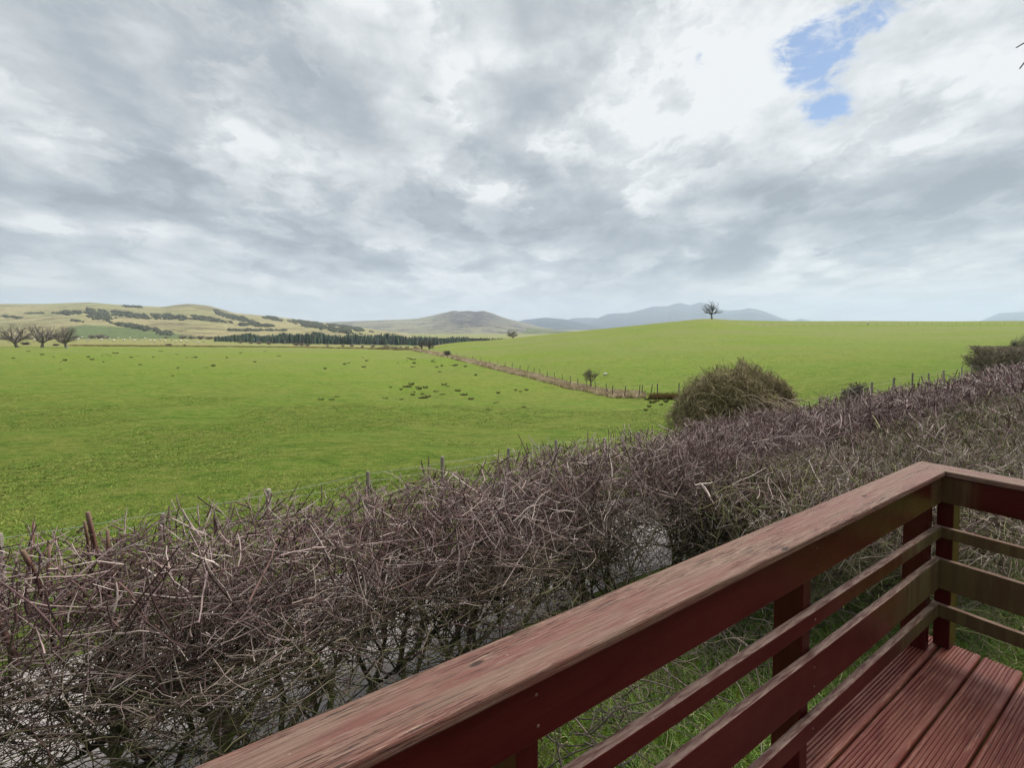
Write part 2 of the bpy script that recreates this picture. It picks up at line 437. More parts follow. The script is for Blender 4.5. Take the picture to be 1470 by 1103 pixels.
class Hill:
    def __init__(s, prof, Yf, Yc, foot, rough, seed, shape=1.25, warp=0.0):
        s.px, s.py = np.array(prof, float).T; s.Yf, s.Yc, s.foot = Yf, Yc, foot; s.rough = rough; s.seed = seed; s.shape = shape
    def pos(s, px, u):
        """px column, u 0 foot .. 1 crest .. 1.6 behind"""
        px, u = np.broadcast_arrays(np.asarray(px, float), np.asarray(u, float))
        yc = np.interp(px, s.px, s.py)
        Yc = s.Yc * (1 + .05 * np.sin(px * .011 + s.seed)); zc = (470 - yc) * Yc / F
        Yd = s.Yf + (Yc - s.Yf) * u
        g = np.where(u <= 1, np.clip(u, 0, 1) ** s.shape, 1 - (np.clip(u, 1, 3) - 1) ** 1.3 * 1.1)
        z = s.foot + (zc - s.foot) * g
        amp = s.rough * np.clip(1 - np.abs(u - .55) / .6, 0, 1) * np.abs(zc - s.foot)
        xw = px * s.Yc / F
        z = z + amp * fbm2(xw / s.Yc * 6, Yd / s.Yc * 9, s.seed, 5, 2.2)
        return np.stack([(px - 735) / F * Yd, Yd, z + H], -1)
    def build(s, name, material, colf=None, npx=260, nu=60, cont=None):
        px = np.linspace(s.px[0], s.px[-1], npx); u = np.concatenate([np.linspace(0, 1, nu), np.linspace(1, 1.25, 9)[1:]])
        PX, U = np.meshgrid(px, u, indexing='ij'); P = s.pos(PX, U)
        col = colf(PX, 470 - F * (P[..., 2] - H) / P[..., 1], U).reshape(-1, 3) if colf else np.ones((P.size // 3, 3)) * .0
        n = len(u); i, j = np.meshgrid(np.arange(npx - 1), np.arange(n - 1), indexing='ij')
        f = np.stack([i * n + j, (i + 1) * n + j, (i + 1) * n + j + 1, i * n + j + 1], -1).reshape(-1, 4)
        me = mesh_np(name, P.reshape(-1, 3), f, True, col)
        o = link(name, me, material); tag(o, kind='structure'); return o


def m_hill(name, a, b_, dark, sc_, green=(.15, .20, .085)):
    m, T, b = mat(name, 1.0, 0.0)
    o = T.node('ShaderNodeTexCoord').outputs['Object']
    at = T.node('ShaderNodeSeparateColor', {0: T.node('ShaderNodeAttribute', attribute_name='tint').outputs['Color']})
    c = T.mix(T.ramp(T.noise(T.scale(o, 1, .6, 3), sc_, 8, .65, .6), .38, .62), a, b_)
    c = T.mix(T.m('MULTIPLY', T.ramp(T.noise(T.scale(o, .7, 1, 3), sc_ * 3.3, 8, .75, .5), .50, .60), .85), c, dark)
    c = T.mix(T.m('MULTIPLY', T.ramp(T.noise(T.scale(o, 1, 1, 3), sc_ * 14, 6, .75, .5), .5, .75), .5), c, tuple(min(1, x * 1.35) for x in a))
    c = T.mix(T.m('MULTIPLY', T.ramp(T.noise(T.scale(o, .8, 1, 3), sc_ * 9, 7, .75, .5), .52, .60), .55), c, dark)
    c = T.mix(at.outputs[1], c, green)
    c = T.mix(T.m('MULTIPLY', at.outputs[0], T.ramp(T.noise(T.scale(o, 1, .7, 2), sc_ * 8, 8, .75, .4), .36, .56)), c, dark)
    T.put(b.inputs['Base Color'], c)
    bump(T, b, T.noise(o, sc_ * 10, 8, .7), .6, 0.25 / sc_)
    return m


fell = Hill([(-500, 445), (-200, 441), (0, 436.5), (60, 437), (130, 434.5), (190, 438.5), (235, 440.5), (255, 437.5), (272, 436.2), (300, 439), (318, 444),
             (338, 449.5), (365, 452), (400, 455.5), (440, 460), (480, 465.5), (530, 472), (580, 480), (640, 492), (700, 496)], 760, 2100, -17, .05, 3, 1.1)


def fell_col(px, py, u):
    g = np.zeros(px.shape + (3,))
    top = np.interp(px, [100, 120, 190, 250, 300], [470, 466, 470, 478, 485])
    g[..., 1] = np.clip((py - top) / 1.5, 0, 1) * (px > 98) * (px < 285) * .9
    crest = np.interp(px, [-500, 0, 130, 230, 272, 340], [438, 438, 437, 441, 439, 452])
    g[..., 0] = np.clip((crest + 3.2 - py) / 2.5, 0, 1) * (px > 230) * (px < 330) * .8
    return g
M_FELL = m_hill('fell_grass', (.43, .37, .20), (.34, .33, .16), (.19, .17, .10), .004)
fell.build('fell_hill', M_FELL, fell_col, 320, 70)

ridge = Hill([(430, 466), (470, 462.5), (530, 460.5), (575, 459), (600, 457.5), (618, 454), (640, 449), (652, 446.2), (660, 447.4), (672, 446.4), (683, 447.8), (694, 446.8), (702, 449), (708, 450.5), (716, 454),
              (730, 458.5), (745, 462), (775, 469), (810, 476), (860, 482), (950, 490)], 2300, 4300, -44, .09, 11, 1.0)


def ridge_col(px, py, u):
    g = np.zeros(px.shape + (3,))
    g[..., 0] = np.exp(-((px - 675) / 50) ** 2) * np.clip((476 - py) / 14, 0, 1)
    g[..., 1] = np.clip((py - 478) / 5, 0, 1) * .6
    return g
ridge.build('rocky_hill', m_hill('rocky_hill_grass', (.36, .34, .22), (.23, .22, .16), (.085, .075, .085), .0022), ridge_col)

low = Hill([(715, 492), (735, 476), (760, 470), (790, 473), (815, 475), (850, 477.5), (880, 479), (920, 482), (1000, 486)], 2000, 3600, -42, .08, 21, 1.0)
low.build('low_hill', m_hill('low_hill_grass', (.17, .20, .09), (.24, .24, .12), (.055, .07, .05), .003), None)

mid = Hill([(700, 474), (738, 463), (752, 459.5), (783, 456), (808, 458), (822, 460.5), (838, 464), (870, 470), (930, 476)], 6000, 8200, -50, .10, 5, 1.0)
m_mt = m_hill('mountain_rock', (.10, .105, .11), (.075, .08, .085), (.04, .045, .055), .0006)
mid.build('far_hill', m_mt, None)
m2 = Hill([(780, 468), (812, 460), (822, 456.5), (845, 455.8), (862, 457), (890, 466)], 9500, 12000, -50, .08, 15, 1.0)
m2.build('distant_ridge', m_mt, None)
big = Hill([(790, 478), (830, 472), (838, 466), (855, 458), (872, 450.5), (886, 449.6), (900, 449.4), (918, 445), (937, 439.6), (958, 438.8), (968, 435.8), (976, 435),
            (990, 438), (1004, 434), (1018, 437), (1032, 444.5), (1045, 446), (1060, 445), (1074, 442.2), (1084, 443.4), (1098, 447.5), (1110, 452), (1122, 457),
            (1136, 461), (1145, 458.5), (1150, 457.6), (1158, 459.5), (1168, 462), (1240, 463), (1330, 463), (1405, 461.5), (1424, 453), (1434, 449), (1450, 448.4), (1470, 447.3),
            (1520, 444), (1600, 440)], 8000, 11500, -50, .10, 9, 1.0)
big.build('mountain', m_mt, None, 420, 50)
# hills out of the frame on the left so the horizon is closed
tag(bpy.data.objects['fell_hill'], kind='structure')

# dark gorse and thorn scrub on the fell
PATCH = [(100, 449.5, 16, 2.2, 0), (143, 452.5, 18, 5.5, 12), (132, 448.5, 9, 3, 0), (185, 452.5, 30, 2.6, 8), (245, 455.5, 26, 3.0, 4), (300, 459, 24, 2.4, 8),
         (322, 452, 14, 2.6, 20), (345, 458, 20, 2.6, 14), (352, 466.5, 12, 1.4, 0), (190, 440.5, 14, 1.3, 4), (372, 466, 16, 1.4, 6), (393, 457, 10, 2.4, 20),
         (380, 468, 14, 1.6, 0), (448, 466.5, 26, 3.6, 10), (480, 473, 26, 2.6, 10), (500, 470.5, 22, 2.2, 10), (110, 461.2, 8, .8, 8), (180, 467.5, 16, 1.6, 10), (205, 471.5, 22, 2.4, 12),
         (236, 478.5, 9, 2.4, 12), (385, 456, 6, 1.5, 0), (20, 456, 14, 1.2, 4), (55, 450, 12, .8, 0), (362, 475, 40, .8, 0)]
lump_v = []
for k in range(7):
    a = k / 7 * 6.283
    lump_v += [(math.cos(a), math.sin(a), 0), (.8 * math.cos(a + .3), .8 * math.sin(a + .3), .75)]
lump_v += [(0, 0, 1.05)]
lump_f = []
for k in range(7):
    a, b2 = 2 * k, 2 * ((k + 1) % 7)
    lump_f += [(a, b2, a + 1), (b2, b2 + 1, a + 1), (a + 1, b2 + 1, 14)]
lump_v = np.array(lump_v); lump_f = np.array(lump_f)


def scatter(V0, F0, P, S, colors, jitter=0.0, tilt=None):
    """many copies of a small mesh in one; S (N,3) scales; random yaw"""
    N = len(P); n = len(V0)
    a = rng.uniform(0, 6.283, N); ca, sa = np.cos(a), np.sin(a)
    v = V0[None] * S[:, None, :]
    if jitter: v = v * (1 + rng.normal(0, jitter, v.shape))
    x = v[..., 0] * ca[:, None] - v[..., 1] * sa[:, None]; y = v[..., 0] * sa[:, None] + v[..., 1] * ca[:, None]
    v = np.stack([x, y, v[..., 2]], -1) + P[:, None, :]
    f = F0[None] + (np.arange(N) * n)[:, None, None]
    c = np.repeat(colors[:, None, :], n, 1)
    return v.reshape(-1, 3), f.reshape(-1, F0.shape[1]), c.reshape(-1, 3)


def on_hill(hill, patches, n):
    px = rng.uniform(0, 540, n); u = rng.uniform(0.02, 1.0, n)
    P = hill.pos(px, u); py = 470 - F * (P[:, 2] - H) / P[:, 1]
    keep = np.zeros(n, bool)
    wob = fbm2(px * .35, py * 1.3, 4, 5, 1.0) * 1.1
    for (cx, cy, sx, sy, ang) in patches:
        a = R(ang); dx, dy = px - cx, py - cy
        p = (dx * math.cos(a) + dy * math.sin(a)) / sx; q = (-dx * math.sin(a) + dy * math.cos(a)) / sy
        keep |= (p * p + q * q * .8 + wob) < .68 + .22 * rng.uniform(0, 1, n) ** 3 * 4
    keep &= u < .985
    return P[keep]


P = on_hill(fell, PATCH, 60000)[:9000]
S = np.stack([rng.uniform(2.2, 5, len(P)), rng.uniform(2.2, 5, len(P)), rng.uniform(1.8, 4.6, len(P))], -1)
c = np.array([.075, .08, .05])[None] * rng.uniform(.6, 1.7, (len(P), 1)) * np.array([1.0, 1, 1.0])
v, f, cc = scatter(lump_v, lump_f, P - [0, 0, .5], S, c, .18)
gorse = link('gorse', mesh_np('gorse', v, f, False, cc), M_CONIF)
tag(gorse, 'dark gorse and thorn scrub in patches across the pale fell', 'scrub', kind='stuff')

# conifer belt across the valley
cv = []; cf = []
tiers = 5; sides = 7
for k in range(tiers):
    z0 = .10 + .9 * k / tiers; z1 = z0 + .34 * (1 - .4 * k / tiers); r0 = .24 * (1 - k / tiers) + .04
    base = len(cv)
    for s_ in range(sides):
        a = s_ / sides * 6.283 + k * .5; rj = r0 * (1 + .25 * math.sin(s_ * 2.7 + k * 1.9))
        cv.append((rj * math.cos(a), rj * math.sin(a), z0 + .03 * math.sin(s_ * 3.1)))
    cv.append((0, 0, min(1.0, z1)))
    for s_ in range(sides): cf.append((base + s_, base + (s_ + 1) % sides, base + sides))
cv = np.array(cv); cf = np.array(cf)
N = 2600
px = rng.uniform(308, 745, N); Yd = np.interp(px, [308, 745], [520, 620]) + rng.uniform(0, 150, N) ** 1.0
Xd = (px - 735) / F * Yd; P = np.stack([Xd, Yd, zg(Xd, Yd) - .5], -1)
hgt = np.interp(px, [308, 360, 450, 560, 680, 745], [4.5, 8.5, 10.5, 10.5, 8.5, 7.5]) * rng.uniform(.55, 1.2, N) * (1 + .16 * fbm1(px * .09, 5, 5))
wd = rng.uniform(.4, .95, N)
S = np.stack([hgt * wd, hgt * wd, hgt], -1)
c = np.array([.062, .082, .058])[None] * rng.uniform(.4, 1.8, (N, 1)) * (1 + rng.normal(0, .1, (N, 3)))
v, f, cc = scatter(cv, cf, P, S, np.clip(c, .01, 1), .05)
forest = link('forest', mesh_np('forest', v, f, False, cc), M_CONIF)
tag(forest, 'dark belt of conifers across the valley below the rocky hill', 'forest', kind='stuff')


# ------------------------------------------------------------------ twig machinery
def unit(v): return v / np.maximum(np.linalg.norm(v, axis=-1, keepdims=True), 1e-9)


def tubes(P, Rd, col, sides=3, cap=False):
    """P (N,K,3) polylines, Rd (N,K) radii, col (N,3) -> verts, quads, colours"""
    N, K, _ = P.shape
    T_ = np.empty_like(P); T_[:, 1:-1] = P[:, 2:] - P[:, :-2]; T_[:, 0] = P[:, 1] - P[:, 0]; T_[:, -1] = P[:, -1] - P[:, -2]
    T_ = unit(T_)
    ref = unit(rng.normal(size=(N, 1, 3)))
    A = unit(np.cross(T_, ref)); Bv = np.cross(T_, A)
    ang = np.arange(sides) / sides * 2 * math.pi
    ring = (A[:, :, None] * np.cos(ang)[None, None, :, None] + Bv[:, :, None] * np.sin(ang)[None, None, :, None]) * Rd[:, :, None, None] + P[:, :, None]
    Vv = ring.reshape(-1, 3)
    n, k, s_ = np.meshgrid(np.arange(N), np.arange(K - 1), np.arange(sides), indexing='ij')
    b0 = n * K * sides; s2 = (s_ + 1) % sides
    Fq = np.stack([b0 + k * sides + s_, b0 + k * sides + s2, b0 + (k + 1) * sides + s2, b0 + (k + 1) * sides + s_], -1).reshape(-1, 4)
    if cap and sides == 4:
        n0 = np.arange(N) * K * sides + (K - 1) * sides
        Fq = np.concatenate([Fq, np.stack([n0, n0 + 1, n0 + 2, n0 + 3], -1)])
    C = np.repeat(np.repeat(col[:, None], K, 1).reshape(N * K, 3), sides, 0)
    return Vv, Fq, C


def walk(P0, Dr, Ln, K, wob, pull=None, pw=0.0):
    """random-walk polylines"""
    N = len(P0); P = np.empty((N, K, 3)); P[:, 0] = P0; d = unit(Dr)
    st = (Ln / (K - 1))[:, None]
    for k in range(1, K):
        d = unit(d + rng.normal(0, wob, (N, 3)) + (pull * pw if pull is not None else 0))
        P[:, k] = P[:, k - 1] + d * st
    return P


def sprout(P, Rd, n, u0, u1, ln, spread, K, wob, rr=(.5, .75), bias=None, rmin=0.0015, pull=None, pw=0.0, taper=.35):
    """children from parent polylines"""
    N, Kp, _ = P.shape
    i = rng.integers(0, N, n); u = rng.uniform(u0, u1, n) * (Kp - 1); k = np.minimum(u.astype(int), Kp - 2); fr = (u - k)[:, None]
    P0 = P[i, k] * (1 - fr) + P[i, k + 1] * fr
    tan = unit(P[i, k + 1] - P[i, k])
    rad = Rd[i, k] * (1 - fr[:, 0]) + Rd[i, k + 1] * fr[:, 0]
    rnd = rng.normal(size=(n, 3)); rnd -= (rnd * tan).sum(-1, keepdims=True) * tan
    d = tan + unit(rnd) * rng.uniform(spread[0], spread[1], (n, 1))
    if bias is not None: d = unit(d) + bias
    L_ = rng.uniform(ln[0], ln[1], n)
    Q = walk(P0, d, L_, K, wob, pull, pw)
    r0 = np.maximum(rad * rng.uniform(rr[0], rr[1], n), rmin)
    Rq = r0[:, None] * np.linspace(1, taper, K)[None]
    return Q, Rq


def clip_env(Q, fn, slack):
    """shorten each polyline to where it leaves the clipped outline"""
    N, K, _ = Q.shape
    outv = fn(Q.reshape(-1, 3)).reshape(N, K) > rng.uniform(0, 1, (N, 1)) ** 3 * slack
    outv[:, 0] = False
    first = np.where(outv.any(1), outv.argmax(1), K)
    s_ = np.where(first < K, np.maximum(first - .5, .35) / (K - 1), 1.0)
    return Q[:, :1] + (Q - Q[:, :1]) * s_[:, None, None]


def merge(parts):
    Vs, Fs, Cs = [], [], []; o = 0
    for v, f, c in parts:
        Vs.append(v); Fs.append(f + o); Cs.append(c); o += len(v)
    return np.concatenate(Vs), np.concatenate(Fs), np.concatenate(Cs)


BARK = np.array([[.36, .26, .24], [.15, .085, .08], [.46, .36, .33], [.09, .05, .048], [.60, .50, .45], [.20, .12, .11], [.06, .034, .032], [.40, .29, .28], [.12, .07, .07]])
MOSS = np.array([[.19, .19, .075], [.13, .14, .06], [.25, .23, .11], [.16, .12, .08]])
DARKB = np.array([[.10, .075, .06], [.13, .11, .06], [.08, .065, .055]])


def pick(pal, n, var=.2):
    return np.clip(pal[rng.integers(0, len(pal), n)] * rng.uniform(1 - var, 1 + var, (n, 1)), .01, 1)


# ------------------------------------------------------------------ the long hedge
def topline(t):
    return 1.79 + .05 * np.sin(t * 1.7 + 1) + .035 * np.sin(t * 4.3) + .03 * np.sin(t * 9.1 + 2) - .10 * np.exp(-((t - 1.2) / .9) ** 2)


def env_main(P):
    t = P[:, 0] * D1[0] + P[:, 1] * D1[1]; p = P[:, 0] * NN[0] + P[:, 1] * NN[1]
    g = zg(P[:, 0], P[:, 1]); z = P[:, 2] - g
    top = topline(t)
    front = 3.22 - .12 * np.sin(t * 1.1) - .08 * np.sin(t * 2.9 + 1) + np.clip(z - 1.25, 0, 1) * .5
    back = 4.62 + 0 * z
    return np.maximum.reduce([z - top, front - p, p - back])


def env_side(P):
    t = P[:, 0] * D1[0] + P[:, 1] * D1[1]; p = P[:, 0] * NN[0] + P[:, 1] * NN[1]
    g = zg(P[:, 0], P[:, 1]); z = P[:, 2] - g
    top = 1.52 + .09 * np.sin(t * 1.3) + .06 * np.sin(t * 3.7 + 1) + .04 * np.clip(t - 8, 0, 4)
    front = 1.0 + np.clip(6.0 - t, 0, 3) * .95 - .10 * np.sin(t * 2.3) + np.clip(z - 1.1, 0, 1) * .7
    return np.maximum.reduce([z - top, front - p, p - 3.45, 4.6 - t])


def env_var(P, rows, fn): return fn(P)


def hedge_section(t0, t1, p0, p1, env, dens, thick, pal_top, pal_in, hi, along=.55, K=5):
    """returns (stems, branches, twigs) tuples of mesh data"""
    Lg = t1 - t0
    n0 = int(Lg * 6)
    t = rng.uniform(t0, t1, n0); p = rng.uniform(p0 + .35, p1 - .3, n0)
    base = tp(t, p); base[:, 2] = zg(base[:, 0], base[:, 1]) - .05
    d = np.tile([0, 0, 1.0], (n0, 1)) + rng.normal(0, .25, (n0, 3)); d[:, 2] = 1
    S0 = walk(base, d, rng.uniform(.8, hi * .95, n0), 9, .24, np.array([0, 0, 1.0]), .12)
    R0 = rng.uniform(.016, .032, n0)[:, None] * thick ** .5 * np.linspace(1, .55, 9)[None]
    S0 = clip_env(S0, env, .05)
    d13 = np.array([D1[0], D1[1], 0])
    n1 = int(Lg * 30 * dens ** .5)
    sgn = rng.choice([-1, 1], (n1, 1))
    S1, R1 = sprout(S0, R0, n1, .12, 1, (.4, 1.1), (.5, 1.4), 7, .26, (.45, .7), sgn * d13 * along * .9 + [0, 0, .25], .006 * thick)
    S1 = clip_env(S1, env, .05)
    n2 = int(Lg * 290 * dens)
    sgn = rng.choice([-1, 1], (n2, 1), p=[.35, .65])
    b2 = sgn * d13 * rng.uniform(0, along * 2.2, (n2, 1)) + rng.normal(0, .25, (n2, 3)) + [0, 0, .18]
    S2, R2 = sprout(S1, R1, n2, .1, 1, (.3, .9), (.4, 1.5), 7, .19, (.4, .62), b2, .0036 * thick)
    S2 = clip_env(S2, env, .09)
    n3 = int(Lg * 1250 * dens)
    b3 = rng.normal(0, .5, (n3, 3)) + d13 * rng.normal(0, along * .8, (n3, 1)) + [0, 0, .08]
    S3, R3 = sprout(S2, R2, n3, .15, 1, (.10, .40), (.5, 1.6), K, .18, (.45, .75), b3, .0023 * thick, taper=.5)
    S3 = clip_env(S3, env, .12)
    def thin(S, R_, keep_low):                 # the shaded foot of the hedge is bare
        q_ = S[:, S.shape[1] // 2]; z = (q_[:, 2] - zg(q_[:, 0], q_[:, 1])) / hi
        k_ = rng.uniform(0, 1, len(S)) < keep_low + (1 - keep_low) * np.clip((z - .22) / .33, 0, 1)
        return S[k_], R_[k_]
    S2, R2 = thin(S2, R2, .35); S3, R3 = thin(S3, R3, .22)
    # upright regrowth standing at the clipped top
    n4 = int(Lg * 210 * dens)
    t = rng.uniform(t0, t1, n4); p = p0 + (p1 - p0) * rng.uniform(.05, 1.05, n4) ** .8
    q = tp(t, p); q[:, 2] = zg(q[:, 0], q[:, 1]) + rng.uniform(hi * .62, hi * .95, n4)
    d4 = np.array([0, 0, 1.0]) + rng.normal(0, .65, (n4, 3)) + d13 * rng.normal(.1, .5, (n4, 1))
    S4 = walk(q, d4, rng.uniform(.12, .45, n4), K, .11)
    R4 = np.maximum(rng.uniform(.0026, .0075, n4), 0)[:, None] * thick * np.linspace(1, .6, K)[None]
    S4 = clip_env(S4, env, .16)
    ok = env(S4[:, 0]) < 0; S4, R4 = S4[ok], R4[ok]
    # criss-crossing filler twigs through the hedge, coloured dark low down to deepen its shadow
    n5 = int(Lg * 430 * dens)
    t = rng.uniform(t0, t1, n5); p = p0 + (p1 - p0) * rng.uniform(0, 1, n5) ** 1.5
    q = tp(t, p); q[:, 2] = zg(q[:, 0], q[:, 1]) + hi * rng.uniform(.03, .95, n5) ** .62
    ok = env(q) < 0; q = q[ok]; n5 = len(q)
    d5 = rng.normal(0, .55, (n5, 3)) + d13 * rng.normal(.3, .9 * (along + .3), (n5, 1)) + [0, 0, .15]
    S5 = clip_env(walk(q, d5, rng.uniform(.2, .75, n5), 6, .16), env, .1)
    R5 = (rng.uniform(.0022, .0048, n5) * thick)[:, None] * np.linspace(1, .5, 6)[None]

    S5, R5 = thin(S5, R5, .25)
    n6 = int(Lg * 1500 * dens) if thick < 1.6 else 0      # short spurs and buds
    S6, R6 = sprout(np.concatenate([S3[:, :4], S4[:, :4]]), np.concatenate([R3[:, :4], R4[:, :4]]), max(n6, 8), .1, 1, (.015, .07), (.6, 1.8), 3, .1, (.5, .8), None, .0016 * thick, taper=.6)
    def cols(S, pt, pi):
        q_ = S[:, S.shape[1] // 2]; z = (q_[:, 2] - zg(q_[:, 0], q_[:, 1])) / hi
        a = np.clip((z - .38) / .42 + rng.normal(0, .2, len(S)), 0, 1)[:, None]  # moss green low down, plus dark tones painted in as inner shade
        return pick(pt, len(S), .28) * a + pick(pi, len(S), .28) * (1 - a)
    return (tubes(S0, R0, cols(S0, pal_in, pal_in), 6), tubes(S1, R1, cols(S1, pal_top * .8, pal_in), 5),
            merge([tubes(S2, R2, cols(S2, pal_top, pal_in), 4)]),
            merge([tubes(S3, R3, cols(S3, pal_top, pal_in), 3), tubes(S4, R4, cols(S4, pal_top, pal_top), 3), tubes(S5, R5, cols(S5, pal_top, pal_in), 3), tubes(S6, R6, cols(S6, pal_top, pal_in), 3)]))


def build_hedge(name, label, sections, loc):
    root = empty(name, loc, label, 'hedge')
    res = [hedge_section(*s) for s in sections]
    v, f, c = merge([r[0] for r in res])
    per = 9 * 6; ns = len(v) // per; far_from = np.hypot(v[::per, 0], v[::per, 1]); order = np.argsort(far_from)
    f1 = f[:48] - f[:48].min(); V3 = v.reshape(ns, per, 3); C3 = c.reshape(ns, per, 3)
    for k in order[:96]:                      # the nearest stems one by one
        link('stem', mesh_np('stem', V3[k] - np.array(loc), f1, True, C3[k]), M_TWIG, root, (0, 0, 0))
    rest = order[96:]
    if len(rest):
        fr = (f1[None] + (np.arange(len(rest)) * per)[:, None, None]).reshape(-1, 4)
        ob = link('far_stems', mesh_np('far_stems', V3[rest].reshape(-1, 3) - np.array(loc), fr, True, C3[rest].reshape(-1, 3)), M_TWIG, root, (0, 0, 0)); ob['kind'] = 'stuff'
    for idx, nm in enumerate(['branches', 'shoots', 'twigs']):
        v, f, c = merge([r[idx + 1] for r in res])
        ob = link(nm, mesh_np(nm, v - np.array(loc), f, idx < 1, c), M_TWIG, root, (0, 0, 0)); ob['kind'] = 'stuff'
    return root


hl = tp(3.0, 3.9); hl = (float(hl[0]), float(hl[1]), 0.0)
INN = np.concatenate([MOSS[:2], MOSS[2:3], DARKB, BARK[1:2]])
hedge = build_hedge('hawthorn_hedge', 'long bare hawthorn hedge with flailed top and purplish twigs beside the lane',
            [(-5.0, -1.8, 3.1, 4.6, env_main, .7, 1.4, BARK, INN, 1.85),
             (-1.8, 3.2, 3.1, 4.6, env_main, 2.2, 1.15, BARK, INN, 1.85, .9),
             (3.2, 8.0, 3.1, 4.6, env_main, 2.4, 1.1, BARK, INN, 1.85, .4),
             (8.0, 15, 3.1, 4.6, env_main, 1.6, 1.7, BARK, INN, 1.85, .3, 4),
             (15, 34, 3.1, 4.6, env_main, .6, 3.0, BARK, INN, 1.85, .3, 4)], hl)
h2 = tp(9.0, 2.2); h2 = (float(h2[0]), float(h2[1]), 0.0)
MB = np.concatenate([BARK[:3], MOSS])
hedge2 = build_hedge('mossy_hedge', 'green-tinged mossy tangle of hedge behind the corner of the deck railing',
            [(4.6, 9.5, 1.0, 3.45, env_side, 2.2, 1.25, np.concatenate([MOSS[:3] * 1.15, BARK[:5], MOSS[3:]]), np.concatenate([MOSS, DARKB]), 1.55, .5),
             (9.5, 17, 1.0, 3.45, env_side, .8, 2.0, MB, np.concatenate([MOSS, DARKB]), 1.6, .4, 4),
             (17, 34, 1.0, 3.45, env_side, .3, 3.6, BARK, MOSS, 1.6, .4, 4)], h2)

# thick sawn stubs standing out of the hedge at the left
n = 16
t = np.concatenate([[-.98, -.84, -.72, -.66, -.50, -.42, -.36, -.80], rng.uniform(-1.2, 2.4, n - 8)]); p = np.concatenate([np.array([4.32, 4.4, 4.25, 4.1, 4.35, 4.3, 4.2, 3.9]), rng.uniform(3.9, 4.4, n - 8)])
q = tp(t, p); q[:, 2] = rng.uniform(1.05, 1.35, n)
d = np.array([-.15, 0, 1.0]) + rng.normal(0, .22, (n, 3))
S = walk(q, d, np.concatenate([rng.uniform(.55, .72, 8), rng.uniform(.4, .55, n - 8)]), 5, .10)
Rr = np.concatenate([rng.uniform(.009, .016, 8), rng.uniform(.006, .010, n - 8)])[:, None] * np.linspace(1.15, .9, 5)[None]
v, f, c = tubes(S, Rr, pick(np.array([[.13, .06, .048], [.18, .09, .07]]), n), 4, True)
V3 = v.reshape(n, 20, 3); C3 = c.reshape(n, 20, 3).copy(); C3[:, 16:] = (.22, .14, .10)
f1 = np.concatenate([f[:16], np.array([[16, 17, 18, 19]])])
for k in range(n): link('cut_stub', mesh_np('cut_stub', V3[k] - np.array(hl), f1, False, C3[k]), M_TWIG, hedge, (0, 0, 0))


# ------------------------------------------------------------------ bushes and trees
def bush_mesh(name, rx, ry, h, n2, n3, thick, pal, flat=.0, seed=0, stems=14, wild=.12, low_=.1):
    """round bush of twigs, origin at its foot"""
    def env(P):
        z = P[:, 2]; zz = (z - h * .42) / (h * .58); zz = np.where(zz < 0, zz * .55, zz)
        rad = np.sqrt((P[:, 0] / rx) ** 2 + (P[:, 1] / ry) ** 2)
        if flat: r_ = np.maximum(np.maximum(np.abs(P[:, 0]) / rx, np.abs(P[:, 1]) / ry), z / h)
        else: r_ = np.sqrt(rad ** 2 + zz ** 2)
        an = np.arctan2(P[:, 1], P[:, 0]); lum = .06 * np.sin(3 * an + seed) + .06 * np.sin(5 * an + z * 2 + seed) + .05 * np.sin(9 * an + z * 5) + .04 * np.sin(4 * z + 7 * an)
        return np.maximum((r_ - 1 + lum * (.3 if flat else 1)) * min(rx, h), low_ * .3 - z)
    base = np.stack([rng.uniform(-.95, .95, stems) * rx if flat else rng.normal(0, rx * .18, stems), rng.normal(0, ry * (.4 if flat else .18), stems).clip(-ry * .8, ry * .8), np.zeros(stems)], -1)
    d = rng.normal(0, .6, (stems, 3)); d[:, 2] = 1
    S0 = walk(base, d, rng.uniform(h * .6, h * 1.0, stems), 8, .18); R0 = rng.uniform(.02, .04, stems)[:, None] * thick * np.linspace(1, .4, 8)[None]
    S0 = clip_env(S0, env, wild)
    S1, R1 = sprout(S0, R0, max(60, n2 // 10), .1, 1, (.35 * h, .75 * h), (.5, 1.5), 7, .2, (.4, .7), np.array([0, 0, .15]), .008 * thick)
    S1 = clip_env(S1, env, wild)
    S2, R2 = sprout(S1, R1, n2, .2, 1, (.18 * h, .42 * h), (.5, 1.5), 6, .22, (.4, .7), rng.normal(0, .3, (n2, 3)), .005 * thick)
    S2 = clip_env(S2, env, wild)
    S3, R3 = sprout(S2, R2, n3, .2, 1, (.07 * h, .2 * h), (.5, 1.6), 4, .2, (.5, .8), rng.normal(0, .3, (n3, 3)), .0035 * thick, taper=.5)
    S3 = clip_env(S3, env, wild * 1.3)
    trunk = merge([tubes(S0, R0, pick(pal * .8, len(S0)), 5)])
    crown = merge([tubes(S1, R1, pick(pal * .85, len(S1)), 4), tubes(S2, R2, pick(pal, len(S2), .35), 3), tubes(S3, R3, pick(pal, len(S3), .4), 3)])
    return [mesh_np(name + '_stems', trunk[0], trunk[1], True, trunk[2]), mesh_np(name + '_crown', crown[0], crown[1], False, crown[2])]


def leaves(n, fn, size, pal):
    """small leaf faces spread through a volume"""
    P = fn(n); N = len(P)
    a = unit(rng.normal(size=(N, 3))); b_ = unit(np.cross(a, rng.normal(size=(N, 3))))
    s = rng.uniform(size[0], size[1], (N, 1))
    v = np.stack([P - a * s, P + b_ * s * .5, P + a * s, P - b_ * s * .5], 1).reshape(-1, 3)
    f = np.arange(N * 4).reshape(N, 4)
    return v, f, np.repeat(pick(pal, N, .35), 4, 0)


